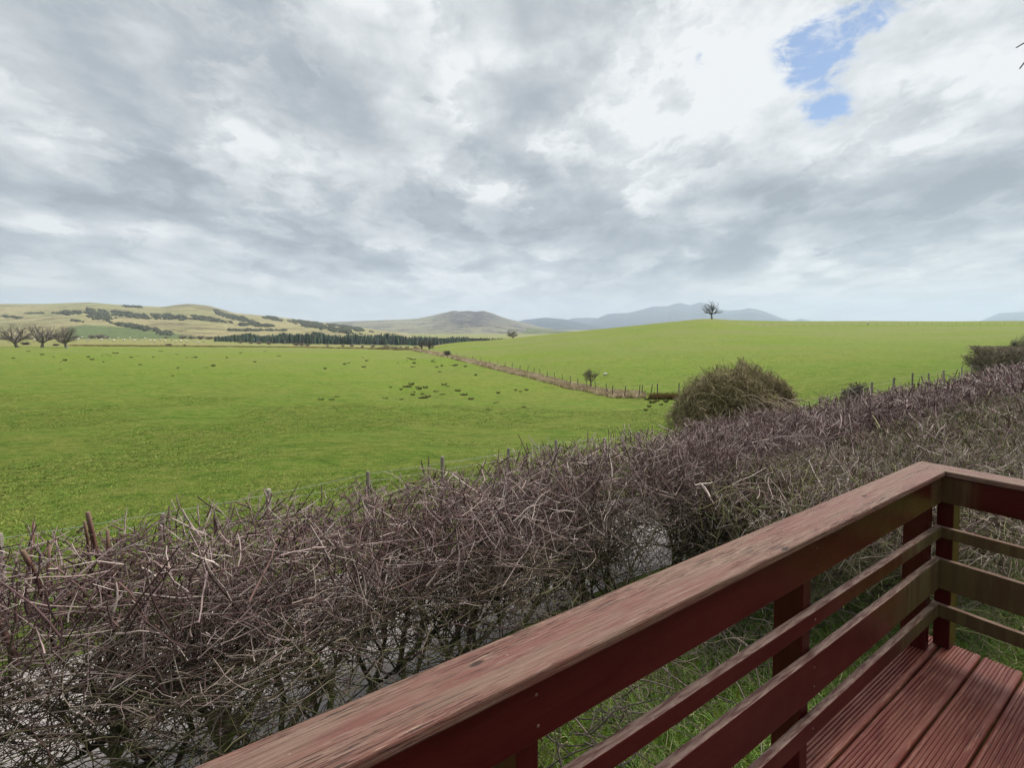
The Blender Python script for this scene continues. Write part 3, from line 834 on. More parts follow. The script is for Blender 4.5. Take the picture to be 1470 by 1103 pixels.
def plant(name, label, cat, loc, meshes, names=('stems', 'crown'), scale=(1, 1, 1), rz=0, group=None, parts=None):
    o = empty(name, loc, label, cat, group); o.scale = scale; o.rotation_euler = (0, 0, rz)
    for me, nm in zip(meshes, names): link(nm, me, M_TWIG, o, (0, 0, 0))
    return o


OLIVE = np.array([[.38, .34, .16], [.24, .22, .09], [.50, .42, .24], [.13, .11, .06], [.42, .31, .22]])
# the big rounded bush beyond the lane
bl = at_depth(1058, 13.4)
bm = bush_mesh('round_bush', 1.72, 1.5, 2.75, 7000, 24000, 1.6, OLIVE, 0, 2, 22, .14)


def shell(n):
    d = unit(rng.normal(size=(n, 3))); d[:, 2] = np.abs(d[:, 2]); r_ = rng.uniform(.75, 1.0, (n, 1))
    q = d * r_ * [1.6, 1.4, 1.6]; q[:, 2] += 1.0; return q[q[:, 2] < 2.65]


lf = leaves(9000, shell, (.015, .035), np.array([[.22, .23, .07], [.32, .30, .12], [.15, .15, .05], [.40, .33, .19]]))
bush = plant('round_bush', 'big rounded olive-brown bush standing at the field edge beyond the long hedge', 'bush', bl - [0, 0, .25], bm, scale=(.93, .93, 1.0))
link('leaves', mesh_np('leaves', *[lf[0], lf[1]], False, lf[2]), M_BLADE, bush, (0, 0, 0))
# straw-coloured arching stems hanging down its face
n = 60
q = np.stack([rng.normal(.15, .30, n), rng.normal(-1.28, .08, n), rng.uniform(1.5, 2.1, n)], -1)
S = walk(q, np.array([.55, -.3, .1]) + rng.normal(0, .25, (n, 3)), rng.uniform(.4, .9, n), 7, .08, np.array([.05, -.05, -1]), .28)
v, f, c = tubes(S, np.full((n, 7), .009), pick(np.array([[.50, .40, .30], [.42, .33, .25]]), n), 3)
link('dead_stems', mesh_np('dead_stems', v, f, False, c), M_TWIG, bush, (0, 0, 0))

# boxy clipped hedge far right
cl = at_depth(1480, 30.0)
cm = bush_mesh('clipped_hedge', 3.9, .9, 1.75, 6500, 20000, 2.6, np.array([[.26, .23, .13], [.32, .25, .20], [.17, .14, .09], [.38, .31, .25]]), 1, 1, 90, .06)
ch = plant('clipped_hedge', 'flat-topped boxy brown hedge at the right edge of the far field', 'hedge', cl + [.3, 0, -.1], cm, rz=R(6))
cl2 = at_depth(1486, 40.0)
tm = bush_mesh('thorn', 1.6, 1.5, 3.0, 1500, 4000, 2.6, np.array([[.15, .13, .10], [.20, .17, .14]]), 0, 5, 9, .3)
plant('thorn_tree', 'ragged bare thorn tree showing above the boxy clipped hedge', 'tree', cl2, tm, ('trunk', 'crown'), (.95, .95, .85))
# little scrub bush at the field edge in front of it
sl = at_depth(1238, 18.5)
sm = bush_mesh('scrub', .62, .5, .95, 700, 1600, 1.7, np.array([[.15, .13, .08], [.20, .16, .12]]), 0, 3, 8, .2)
plant('scrub_bush', 'low scraggy dark bush by the fence between round bush and clipped hedge', 'bush', sl, sm)


def tree_meshes(h, spread, trunk_h, lean, n2, n3, thick, pal, seed, crownr, flat=.8, limbs=7):
    """bare tree, origin at its foot"""
    global rng
    keep_rng = rng; rng = np.random.default_rng(int(seed) * 7 + 3)
    K = 7
    S0 = walk(np.zeros((1, 3)), np.array([[lean[0], lean[1], 1.0]]), np.array([trunk_h * 1.15]), K, .05)
    R0 = (thick * np.array([1.5, 1.15, 1, .92, .86, .82, .8]))[None]
    def env(P):
        c = np.array([lean[0] * h * .5, lean[1] * h * .5, h * .60])
        d = (P - c) / np.array([crownr, crownr, h * .42])
        an = np.arctan2(d[:, 1], d[:, 0]); return ((np.abs(d) ** 3).sum(1) ** (1 / 3) - 1 + .12 * np.sin(an * 3 + seed + 3 * d[:, 2])) * crownr * (P[:, 2] > trunk_h * .8)
    a = rng.permutation(limbs) / limbs * 6.283 + rng.normal(0, .25, limbs)
    st = S0[0, -1] * rng.uniform(.72, 1.0, limbs)[:, None]
    sp_ = spread * np.linspace(.25, 1.15, limbs)[:, None]
    dl = np.concatenate([np.stack([np.cos(a), np.sin(a)], -1) * sp_, rng.uniform(.35, 1.25, (limbs, 1))], -1)
    S1 = walk(st, dl, rng.uniform(.55, .8, limbs) * h, 9, .16, np.array([0, 0, 1.0]), .08)
    S1[:, 0] = S0[0, -1] * rng.uniform(.8, 1, limbs)[:, None]
    R1 = thick * rng.uniform(.45, .65, limbs)[:, None] * np.linspace(1, .25, 9)[None]
    S1 = clip_env(S1, env, .05 * h)
    S15, R15 = sprout(S1, R1, limbs * 9, .2, 1, (.2 * h, .42 * h), (.5, 1.2), 8, .2, (.5, .75), np.array([0, 0, .25]), .05 * thick)
    S15 = clip_env(S15, env, .05 * h)
    S2, R2 = sprout(S15, R15, n2, .2, 1, (.08 * h, .24 * h), (.5, 1.3), 6, .22, (.45, .7), rng.normal(0, .2, (n2, 3)) + [0, 0, .1], .03 * thick)
    S2 = clip_env(S2, env, .05 * h)
    S3, R3 = sprout(S2, R2, n3, .2, 1, (.03 * h, .11 * h), (.5, 1.3), 4, .2, (.5, .8), rng.normal(0, .2, (n3, 3)), .016 * thick, taper=.5)
    S3 = clip_env(S3, env, .05 * h)
    tr = merge([tubes(S0, R0, pick(pal, 1), 8), tubes(S1, R1, pick(pal, limbs), 6)])
    cr = merge([tubes(S15, R15, pick(pal, len(S15)), 4), tubes(S2, R2, pick(pal, n2), 3), tubes(S3, R3, pick(pal, n3), 3)])
    rng = keep_rng
    return [mesh_np('trunk', tr[0], tr[1], True, tr[2]), mesh_np('crown', cr[0], cr[1], False, cr[2])]


OAK = np.array([[.13, .115, .10], [.17, .15, .13], [.20, .17, .16]])
t1 = at_depth(1021.5, 262)
lm = tree_meshes(9.8, 1.5, 2.4, (-.05, 0), 230, 420, .40, np.array([[.10, .095, .09], [.14, .13, .125]]), 1, 4.7, limbs=11)
plant('lone_tree', 'lone bare tree standing on the grassy knoll against the mountain', 'tree', t1 - [0, 0, .2], lm, ('trunk', 'crown'))
for (px, Yd, h, cr, ln, rz, lab) in [(24, 158, 8.0, 5.6, (-.55, 0), 0.0, 'leftmost of the three bare oaks, its trunk leaning left'),
                                     (60, 161, 8.2, 5.0, (-.05, 0), 1.0, 'middle of the three bare oaks, round crown over a short upright trunk'),
                                     (95, 163, 7.0, 4.6, (-.22, 0), 0.3, 'rightmost of the three bare oaks, with a pale trunk foot')]:
    q = at_depth(px, Yd)
    plant('oak_tree', lab, 'tree', q - [0, 0, .15], tree_meshes(h, 2.0, 1.7, ln, 520, 1300, .40, OAK * 1.35, px, cr, limbs=12), ('trunk', 'crown'), group='bare oaks at the left edge of the near field')
q = at_depth(736, 246)
plant('field_tree', 'small bare domed tree on the skyline left of the mountain', 'tree', q - [0, 0, 1.4], tree_meshes(5.8, 1.1, 1.6, (0, 0), 500, 1400, .26, OAK * .8, 3, 3.8), ('trunk', 'crown'))
for (px, Yd, h, cr, lab) in [(605, 178, 4.6, 2.0, 'taller bare tree at the far end of the field boundary, left of the pair'),
                             (616, 172, 3.9, 1.8, 'right tree of the dark pair at the far end of the field boundary')]:
    plant('boundary_tree', lab, 'tree', at_depth(px, Yd), tree_meshes(h, .9, .8, (0, 0), 350, 900, .2, OAK * .75, px, cr), ('trunk', 'crown'))
q = at_depth(850, 52); q = at_pixel(849, 557)
plant('hawthorn_tree', 'small round bare hawthorn beside the wire fence of the field boundary', 'tree', q, tree_meshes(1.95, 1.0, .65, (0, 0), 500, 1500, .085, OAK * .8 + [.03, .01, 0], 8, 1.0), ('trunk', 'crown'))
q = at_pixel(642, 512)
bm2 = bush_mesh('dark_bush', 1.4, 1.4, 1.6, 300, 900, 3.5, OAK * .7, 0, 3, 9, .2)
plant('dark_bush', 'low dark bush on the boundary right of the pair of trees', 'bush', q, bm2)

# the bare tree just outside the frame on the right; two of its twigs reach in
rt = np.array([12.7, 6.2, float(zg(12.7, 6.2))])
tip = tree_meshes(9.5, .9, 2.4, (0, 0), 260, 500, .12, np.array([[.10, .085, .08]]), 5, 2.6)
rtree = plant('roadside_tree', 'bare tree beyond the right edge with two thin twig tips poking into the sky', 'tree', rt, tip, ('trunk', 'crown'))
A = np.array([[(1443 - 735) / F * 8.2, 8.2, H + (470 - 77) / F * 8.2], [(1449 - 735) / F * 8.2, 8.2, H + (470 - 106) / F * 8.2]])
E = np.array([[(1458 - 735) / F * 8.22, 8.2, H + (470 - 68) / F * 8.22], [(1459 - 735) / F * 8.22, 8.2, H + (470 - 91) / F * 8.22]])
join = np.array([rt[0] - .1, rt[1] - .1, rt[2] + 5.2])
S = np.stack([A, A * .4 + E * .6, E, E * .7 + join * .3 + [0, 0, .1], E * .3 + join * .7 + [0, 0, .12], np.stack([join, join])], 1)
v, f, c = tubes(S, np.array([[.010, .011, .012, .016, .025, .035]] * 2), np.array([[.09, .08, .08]] * 2), 5)
link('twig_tips', mesh_np('twig_tips', v - rt, f, True, c), M_TWIG, rtree, (0, 0, 0))

# pale leafless scrub along the valley floor
pb = bush_mesh('valley_scrub', 3.0, 2.4, 2.6, 260, 700, 9.0, np.array([[.30, .24, .19], [.24, .19, .14], [.34, .29, .22]]), 0, 2, 10, .3)
spots = [(345, 500, 1.2), (360, 500, 1.0), (372, 500, 1.3), (386, 500, 1.1), (425, 500, 1.2), (433, 500, 1.4), (441, 495, 1.1), (470, 500, .8), (492, 505, .8), (505, 505, .9), (520, 500, .9),
         (535, 505, 1.0), (548, 420, 1.3), (556, 410, 1.6), (566, 415, 1.5), (574, 410, 1.3), (584, 500, 1.0), (596, 500, 1.1), (612, 520, 1.2), (628, 520, 1.2)]
for k, (px, Yd, s_) in enumerate(spots):
    if px < 400: lb, gp = 'pale leafless scrub bush at the left end of the conifer belt', 'scrub at the left end of the conifer belt'
    elif px < 545: lb, gp = 'pale leafless scrub bush along the middle of the conifer belt', 'scrub along the middle of the conifer belt'
    elif px < 580: lb, gp = 'tall tan scrub bush in the clump left of the dark boundary trees', 'tan clump left of the boundary trees'
    else: lb, gp = 'pale scrub bush behind the pair of dark boundary trees', 'scrub behind the boundary trees'
    o = plant('scrub_bush', lb, 'bush', at_depth(px, Yd), pb, scale=(s_, s_, s_ * rng.uniform(.8, 1.1)), rz=k * 1.3, group=gp)
for k, (px, Yd, s_) in enumerate([(132, 640, 2.0), (142, 640, 2.3), (152, 640, 1.8), (110, 640, 1.4), (262, 640, 2.0), (275, 640, 2.0), (288, 640, 2.4), (300, 640, 2.0), (312, 600, 1.6),
                                  (238, 640, 1.2), (80, 560, 2.2), (92, 580, 2.4), (70, 600, 2.0), (10, 500, 1.6), (42, 500, 1.5)]):
    if px < 100: lb, gp = 'pinkish bare scrub bush seen behind the three oaks', 'scrub behind the three oaks'
    elif px < 160: lb, gp = 'pinkish bare scrub bush below the green slope right of the oaks', 'scrub below the green slope'
    else: lb, gp = 'pinkish bare scrub bush between the green slope and the conifer belt', 'scrub between slope and conifers'
    plant('scrub_bush', lb, 'bush', at_depth(px, Yd), pb, scale=(s_, s_, s_ * .8), rz=k * 2.1, group=gp)
for k, (px, Yd, s_, lab) in enumerate([(36, 240, .9, 'low dark bush behind the leftmost oak'), (242, 250, .75, 'low dark bush at the far edge of the near field'), (265, 262, .5, 'small dark bush right of the other one on the far field edge'), (80, 190, .55, 'dark little bush between the middle and right oaks')]):
    plant('low_bush', lab, 'bush', at_depth(px, Yd), [m.copy() for m in bm2], scale=(s_ * 2.2, s_ * 1.5, s_ * .95), rz=k)

# ------------------------------------------------------------------ sheep
def ellipsoid(c, r, nu=10, nv=7):
    v = []; f = []
    for i_ in range(nv + 1):
        ph = math.pi * i_ / nv
        for j_ in range(nu):
            a = 2 * math.pi * j_ / nu
            v.append((c[0] + r[0] * math.sin(ph) * math.cos(a), c[1] + r[1] * math.sin(ph) * math.sin(a), c[2] + r[2] * math.cos(ph)))
    for i_ in range(nv):
        for j_ in range(nu):
            f.append((i_ * nu + j_, (i_ + 1) * nu + j_, (i_ + 1) * nu + (j_ + 1) % nu, i_ * nu + (j_ + 1) % nu))
    return np.array(v), np.array(f)


parts = []
WOOL = [.85, .81, .72]; FACE = [.30, .27, .24]
for c_, r_, cl_ in [((0, 0, .62), (.52, .27, .28), WOOL), ((.42, 0, .74), (.24, .17, .22), WOOL), ((.66, 0, .80), (.17, .09, .11), FACE), ((.58, .11, .86), (.04, .08, .03), FACE), ((.58, -.11, .86), (.04, .08, .03), FACE)]:
    v, f = ellipsoid(c_, r_); parts.append((v, f, np.tile(cl_, (len(v), 1))))
for lx in (-.34, .32):
    for ly in (-.13, .13):
        v, f, c = tubes(np.array([[[lx, ly, .5], [lx + .02, ly, .25], [lx, ly, 0.0]]]), np.array([[.07, .045, .035]]), np.array([FACE]), 5); parts.append((v, f, c))
sv_, sf_, sc_ = merge(parts)
sheep_me = mesh_np('sheep', sv_, sf_, True, sc_)
sheep_px = [(104, 483), (112, 487), (118, 484), (126, 489), (131, 483), (138, 486), (145, 488), (151, 484), (157, 487), (163, 489), (170, 485), (178, 488), (186, 485), (193, 489), (199, 487), (208, 486),
            (215, 489), (222, 490), (230, 488), (237, 490), (246, 488), (252, 491), (259, 490), (268, 491), (277, 489), (284, 492), (292, 490), (33, 484), (14, 486), (49, 488), (72, 488), (86, 487)]
for k, (px, py) in enumerate(sheep_px):
    q = at_pixel(px, py + 1.5, 260)
    s = link('sheep', sheep_me, M_STRAW, None, q); s.rotation_euler = (0, 0, float(rng.uniform(0, 6.28))); s.scale = (1.9,) * 3
    if px < 100: lb, gp = 'tiny white sheep seen behind the three bare oaks', 'sheep behind the oaks'
    elif px < 200: lb, gp = 'tiny white sheep in the crowded flock right of the oaks, below the green slope', 'sheep in the flock right of the oaks'
    else: lb, gp = 'tiny white sheep in the spread-out line leading towards the conifer belt', 'sheep strung out towards the conifers'
    tag(s, lb, 'sheep', gp)
q = at_pixel(869, 541); s = link('sheep', sheep_me, M_STRAW, None, q); s.scale = (.5,) * 3; tag(s, 'single white sheep alone in the right-hand field above the small hawthorn', 'sheep')
q = at_pixel(1245, 466, 200); s = link('sheep', sheep_me, M_STRAW, None, q); s.scale = (1.2,) * 3; tag(s, 'single white sheep on the skyline of the right-hand field by the fence', 'sheep')


# ------------------------------------------------------------------ rush tufts
def tuft(n, rad, h, bend, w, pal):
    a = rng.uniform(0, 6.28, n); r_ = rad * np.sqrt(rng.uniform(0, 1, n))
    base = np.stack([r_ * np.cos(a), r_ * np.sin(a), np.zeros(n)], -1)
    d = np.stack([np.cos(a) * bend * rng.uniform(.2, 1, n), np.sin(a) * bend * rng.uniform(.2, 1, n), np.ones(n)], -1)
    S = walk(base, d, h * rng.uniform(.5, 1, n), 4, .06, np.array([0, 0, -1.0]), .05)
    return tubes(S, w * np.array([[1, .9, .6, .15]] * n), pick(pal, n, .35), 3)


RUSH = np.array([[.075, .09, .028], [.12, .105, .045], [.055, .07, .022], [.19, .15, .08]])
rush_me = []
for k in range(3):
    v, f, c = tuft(90, .26, .42, .55, .011, RUSH); rush_me.append(mesh_np('rush_tuft', v, f, False, c))
RP = [(552, 574), (560, 557), (575, 560), (581, 557), (586, 557), (590, 553), (598, 557), (601, 560), (603, 558), (610, 558), (594, 564), (592, 568), (606, 567), (603, 573), (609, 573), (614, 571), (623, 563), (626, 564),
      (637, 554), (642, 556), (634, 568), (637, 568), (657, 563), (664, 569), (667, 569), (575, 575), (568, 575), (715, 565), (740, 561), (747, 563), (756, 561), (710, 580), (714, 579), (700, 589), (752, 586), (676, 574),
      (586, 515), (590, 516), (593, 517), (584, 519), (594, 522), (600, 524), (592, 528), (596, 528), (622, 518), (624, 521), (620, 520), (634, 526), (627, 528), (648, 525), (652, 526), (655, 525), (668, 527), (631, 535),
      (571, 522), (500, 522), (494, 524), (520, 514), (526, 519), (466, 530), (522, 528), (683, 539), (930, 575), (938, 579), (942, 578), (933, 585), (945, 577), (928, 590), (957, 578), (950, 582),
      (18, 515), (40, 505), (76, 513), (86, 520), (92, 518), (60, 510), (96, 510), (126, 513), (131, 517), (146, 511), (147, 520), (152, 510), (157, 511), (165, 508), (187, 514), (197, 512), (200, 525), (219, 513),
      (253, 509), (254, 529), (268, 514), (275, 514), (280, 514), (295, 529), (305, 526), (325, 514), (246, 540), (459, 576), (475, 576), (482, 572), (365, 520), (345, 507), (380, 505), (400, 512), (84, 531), (230, 505)]
for k, (px, py) in enumerate(RP):
    q = at_pixel(px, py); far_ = q[1]
    o = link('rush_tuft', rush_me[k % 3], M_BLADE, None, q - [0, 0, .03]); s_ = rng.uniform(.45, 1.2) * np.interp(far_, [20, 60, 200], [.5, .75, 1.25])
    if far_ > 120: o.scale = (s_ * 2.1, s_ * 1.2, s_ * .9)
    else: o.scale = (s_ * 1.3, s_, s_)
    o.rotation_euler = (0, 0, float(rng.uniform(0, 6.28)) if far_ <= 120 else 0.0)
    if px > 900: lb, gp = 'dark rush tuft near the corner of the boundary, left of the round bush', 'rush tufts by the boundary corner'
    elif px > 540 and py < 545: lb, gp = 'dark rush tuft in the scatter close under the pair of dark boundary trees', 'rush tufts below the boundary trees'
    elif px > 540 and px < 680: lb, gp = 'dark rush tuft in the dense patch in the middle of the near field', 'rush tufts in the mid-field patch'
    elif px >= 680: lb, gp = 'dark rush tuft in the loose scatter between the mid-field patch and the bank', 'rush tufts beside the bank'
    elif px < 320: lb, gp = 'dark low rush tuft far out in the field towards the three oaks', 'rush tufts towards the oaks'
    else: lb, gp = 'dark rush tuft standing alone in the middle distance of the near field', 'lone rush tufts in the middle distance'
    tag(o, lb, 'rush clump', gp)

# tussocky dead-grass bank along the field boundary
pts = []
seg = np.linalg.norm(np.diff(BP[:, :2], axis=0), axis=1); cum = np.concatenate([[0], np.cumsum(seg)])
# sample in picture-uniform steps so the far end is as full as the near end
pxs = rng.uniform(592, 925, 2600); pys = np.interp(pxs, [b[0] for b in BND], [b[1] for b in BND])
wid = np.interp(pxs, [592, 700, 880, 925], [3.0, 6.5, 9, 8.5])
pys = pys - wid + wid * rng.uniform(0, 1, len(pxs))
pys += np.interp(pxs, [592, 700, 880], [0, 1.5, 1.5])
Q = np.array([at_pixel(a, b_) for a, b_ in zip(pxs, pys)])
Q = Q[Q[:, 1] < 230]
v0, f0, c0 = tuft(16, .28, .55, .9, .035, np.array([[1.0, 1, 1]]))
s = rng.uniform(.5, 1.1, (len(Q), 1)) * np.interp(Q[:, 1], [40, 60, 180], [.75, .9, 1.6])[:, None] * np.ones((1, 3))
cl_ = pick(np.array([[.62, .50, .33], [.50, .38, .26], [.72, .62, .44], [.26, .17, .12], [.34, .33, .13], [.66, .54, .38]]), len(Q), .25)
v, f, c = scatter(v0, f0, Q - [0, 0, .05], s, cl_)
tag(link('dead_grass', mesh_np('dead_grass', v, f, False, c), M_STRAW), 'strip of pale tussocky dead grass along the boundary between the fields', 'dead grass', kind='stuff')
# brown sedge at the gate gap
pxs = rng.uniform(936, 975, 120); Q = np.array([at_pixel(a, 573 + rng.uniform(-1, 1)) for a in pxs])
v, f, c = scatter(v0, f0, Q, rng.uniform(.7, 1.1, (120, 1)) * np.array([[.8, .8, 1.0]]), pick(np.array([[.22, .13, .06], [.16, .13, .05]]), 120))
tag(link('sedge', mesh_np('sedge', v, f, False, c), M_STRAW), 'brown sedge clumps by the corner of the field boundary', 'sedge', kind='stuff')
# rough grass beyond the far edge of the near field
pxs = rng.uniform(100, 600, 1500); Yd = np.interp(pxs, [0, 240, 400, 500, 590], [168, 205, 225, 215, 192]) + np.abs(rng.normal(0, 22, len(pxs)))
Xd = (pxs - 735) / F * Yd; Q = np.stack([Xd, Yd, zg(Xd, Yd)], -1)
v, f, c = scatter(v0, f0, Q, rng.uniform(.9, 2.2, (len(Q), 1)) * np.array([[1.6, 1, .6]]), pick(np.array([[.33, .25, .12], [.20, .13, .07], [.16, .14, .05], [.36, .32, .16]]), len(Q)))
tag(link('rough_grass', mesh_np('rough_grass', v, f, False, c), M_STRAW), 'rough brown and straw grass along the far edge of the near field', 'rough grass', kind='stuff')


# ------------------------------------------------------------------ fences
def post_mesh(h, r, lean, pal, sides=8):
    z = np.array([-.25, h * .3, h * .7, h * .985, h])
    P = np.stack([lean[0] * z, lean[1] * z, z], -1)[None]
    v, f, c = tubes(P, np.array([[r, r, r * .98, r * .97, r * .8]]), pal[None], sides)
    top = np.array([[lean[0] * h, lean[1] * h, h + r * .1]])
    n0 = 4 * sides
    me_f = f.tolist() + [(n0 + k, n0 + (k + 1) % sides, len(v)) for k in range(sides)]
    return mesh_np('post', np.concatenate([v, top]), me_f, False, np.concatenate([c, c[:1]]))


def fence(name, label, posts, h, r, pal, wires, wr, lean=.04, sag=.01):
    loc = posts[0]
    root = empty(name, tuple(float(a) for a in loc), label, 'fence')
    tops = []
    for q in posts:
        ln = rng.normal(0, lean, 2); hh = h * rng.uniform(.93, 1.05)
        link('post', post_mesh(hh, r * rng.uniform(.8, 1.2), ln, pal * rng.uniform(.75, 1.2)), M_POSTW, root, tuple(np.array(q) - loc)); tops.append(ln)
    segs = []
    for w in wires:
        for a, b_, la, lb in zip(posts[:-1], posts[1:], tops[:-1], tops[1:]):
            A_ = np.array(a) + [la[0] * w, la[1] * w, w]; B_ = np.array(b_) + [lb[0] * w, lb[1] * w, w]
            k = np.linspace(0, 1, 5)[:, None]; L_ = A_ * (1 - k) + B_ * k; L_[:, 2] -= sag * 4 * (k * (1 - k))[:, 0]; segs.append(L_)
    S = np.array(segs); v, f, c = tubes(S - np.array(loc), np.full(S.shape[:2], wr), np.full((len(S), 3), .40), 4)
    link('wire', mesh_np('wire', v, f, False, c), M_WIRE, root, (0, 0, 0))
    return root


M_WIRE = m_attr('galvanised_wire', (1, 1, 1), .2, .45, .5, 20)
PW = np.array([.34, .31, .25])
ts = np.concatenate([np.arange(-6.25, 9.3, 1.2), np.arange(10.2, 34, 1.9)])
ps = tp(ts + rng.normal(0, .05, len(ts)), np.full(len(ts), 7.0) + rng.normal(0, .03, len(ts)) + np.where(ts > 12, .0, 0)); ps[:, 2] = zg(ps[:, 0], ps[:, 1])
fence('wire_fence', 'weathered round posts and netting wire fence just beyond the hedge and lane', ps, 1.12, .034, PW, (.15, .35, .55, .75, .95, 1.06), .0025)
# boundary fence on the bank
bp = [at_pixel(px, py) for px, py in [(1000, 566), (975, 568), (945, 569.5), (935, 569.5), (922, 569.5), (918, 571), (897, 571.5), (880, 571), (872, 567), (856, 563.5), (843, 560), (830, 556.5), (819, 553), (808, 550.5), (797, 547.5), (786, 544.5), (776, 541.5), (766, 539), (757, 536.5), (746, 533.5), (735, 531), (725, 528.5), (714, 525.5), (703, 523.5), (690, 521), (678, 518.5), (666, 515.5), (655, 513), (640, 510)]]
fence('boundary_fence', 'old dark posts and wire running along the dead-grass bank between the fields', np.array(bp), 1.05, .042, PW * .6, (.4, .9), .005, .09)
bp = [at_pixel(px, 468.8 + (px - 1100) * -.0085, 190) for px in np.arange(1085, 1500, 11.5)]
fence('skyline_fence', 'thin post and wire fence along the top of the right-hand field', np.array(bp), 1.1, .05, PW * .8, (.5, 1.0), .012, .05)
# a few old stumps of laid hedge by the lane fence
n = 26
t = rng.uniform(11.5, 17.5, n); q = tp(t, rng.uniform(6.3, 6.9, n)); q[:, 2] = zg(q[:, 0], q[:, 1]) + .1
S = walk(q, np.array([D1[0] * .9, D1[1] * .9, .35]) + rng.normal(0, .3, (n, 3)), rng.uniform(.6, 1.6, n), 7, .22)
v, f, c = tubes(S, rng.uniform(.015, .035, n)[:, None] * np.linspace(1, .5, 7)[None], pick(np.array([[.20, .17, .12], [.12, .10, .07], [.34, .30, .22]]), n), 5)
lh = empty('laid_hedge', tuple(float(a) for a in q[0]), 'old laid and half-dead hedge stems lying along the lane fence', 'hedge')
link('laid_stems', mesh_np('laid_stems', v - q[0], f, True, c), M_TWIG, lh, (0, 0, 0))
# straw verge beyond the lane on the right
n = 3800
t = rng.uniform(9, 34, n); q = tp(t, rng.uniform(6.2, 7.2, n)); q[:, 2] = zg(q[:, 0], q[:, 1]) - .03
v0s, f0s, c0s = tuft(14, .12, .34, .9, .008, np.array([[1.0, 1, 1]]))
v, f, c = scatter(v0s, f0s, q, rng.uniform(.7, 1.5, (n, 1)) * np.ones((1, 3)), pick(np.array([[.48, .36, .24], [.40, .30, .18], [.26, .27, .08], [.52, .42, .30]]), n))
tag(link('verge_grass', mesh_np('verge_grass', v, f, False, c), M_STRAW), 'straw-coloured verge grass between the lane and the wire fence', 'verge grass', kind='stuff')

# standing grass tufts of the near pasture
n = 30000
px_ = rng.uniform(-20, 1250, n); Yd = 7.0 * np.exp(rng.uniform(0, 1, n) ** .9 * math.log(34 / 7.0)); Xd = (px_ - 735) / F * Yd
pp_ = Xd * NN[0] + Yd * NN[1]; kq = pp_ > 7.1; q = np.stack([Xd, Yd, zg(Xd, Yd)], -1)[kq]; n = len(q)
v0g, f0g, c0g = tuft(9, .10, .11, 1.5, .006, np.array([[1.0, 1, 1]]))
s_ = rng.uniform(.5, 1.1, (n, 1)) * np.interp(q[:, 1], [7, 34], [.85, 1.25])[:, None]
v, f, c = scatter(v0g, f0g, q, s_ * np.array([[1.3, 1.3, .8]]), pick(np.array([[.18, .27, .04], [.15, .23, .035], [.23, .29, .05], [.27, .29, .07]]), n, .25))
tag(link('field_tufts', mesh_np('field_tufts', v, f, False, c), M_BLADE), 'short uneven grass tufts in the nearest part of the pasture', 'grass', kind='stuff')

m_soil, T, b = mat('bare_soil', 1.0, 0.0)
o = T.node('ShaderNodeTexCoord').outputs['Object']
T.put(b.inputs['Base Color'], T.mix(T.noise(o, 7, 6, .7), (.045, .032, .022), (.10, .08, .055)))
tt = np.linspace(-3, 3.45, 40); pp = np.linspace(-3, 1.0, 24)
TG, PG = np.meshgrid(tt, pp, indexing='ij'); P3 = tp(TG, PG)
P3[..., 2] = zg(P3[..., 0], P3[..., 1]) + .02 + .01 * np.sin(TG * 7) * np.sin(PG * 9)
i, j = np.meshgrid(np.arange(39), np.arange(23), indexing='ij')
fc = np.stack([i * 24 + j, (i + 1) * 24 + j, (i + 1) * 24 + j + 1, i * 24 + j + 1], -1).reshape(-1, 4)
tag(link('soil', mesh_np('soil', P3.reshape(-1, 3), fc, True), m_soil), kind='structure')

# ------------------------------------------------------------------ lawn under the deck edge
n = 52000
t = rng.uniform(-2.5, 8, n); p = rng.uniform(.6, 4.1, n); q = tp(t, p); q[:, 2] = zg(q[:, 0], q[:, 1])
pat = fbm2(t * 1.3, p * 1.6, 31, 4, 1.5)
keep = ((p > 1.02) | (t > 3.5)) & (rng.uniform(0, 1, n) < np.clip(.8 + pat * .4, .25, 1)) & (rng.uniform(0, 1, n) < np.clip((4.15 - p) / 1.0, 0, 1)); q = q[keep]; n = len(q)
a = rng.uniform(0, 6.28, n)
S = walk(q, np.stack([np.cos(a) * .7, np.sin(a) * .7, np.ones(n)], -1), rng.uniform(.05, .16, n), 4, .12, np.array([0, 0, -1.0]), .16)
v, f, c = tubes(S, np.array([[.0042, .0036, .0026, .0006]] * n), pick(np.array([[.19, .33, .06], [.14, .26, .05], [.26, .37, .10], [.40, .38, .20], [.20, .30, .09]]), n, .3), 3)
tag(link('lawn_grass', mesh_np('lawn_grass', v, f, False, c), M_BLADE), 'lush green grass growing between the deck and the hedge', 'grass', kind='stuff')
# dead leaves and dark twigs fallen in it
# low wandering suckers of the hedge reaching over the grass
n = 420
t = rng.uniform(.2, 6.5, n); q = tp(t, rng.uniform(2.3, 3.3, n)); q[:, 2] = rng.uniform(0, .7, n)
dirn = tp(np.zeros(1), -np.ones(1))[0]
S = walk(q, dirn * rng.uniform(.2, 1.1, (n, 1)) + rng.normal(0, .5, (n, 3)) + [0, 0, .45], rng.uniform(.3, .95, n), 8, .2)
R_ = rng.uniform(.003, .0085, n)[:, None] * np.linspace(1, .4, 8)[None]
S3, R3 = sprout(S, R_, n * 4, .2, 1, (.08, .35), (.5, 1.4), 5, .18, (.45, .7), None, .002)
cA = pick(np.array([[.10, .08, .07], [.14, .12, .07], [.20, .15, .14]]), n); cB = pick(np.array([[.12, .09, .08], [.22, .17, .15], [.15, .14, .07]]), n * 4)
v, f, c = merge([tubes(S, R_, cA, 4), tubes(S3, R3, cB, 3)])
link('suckers', mesh_np('suckers', v - np.array(hl), f, False, c), M_TWIG, hedge, (0, 0, 0))


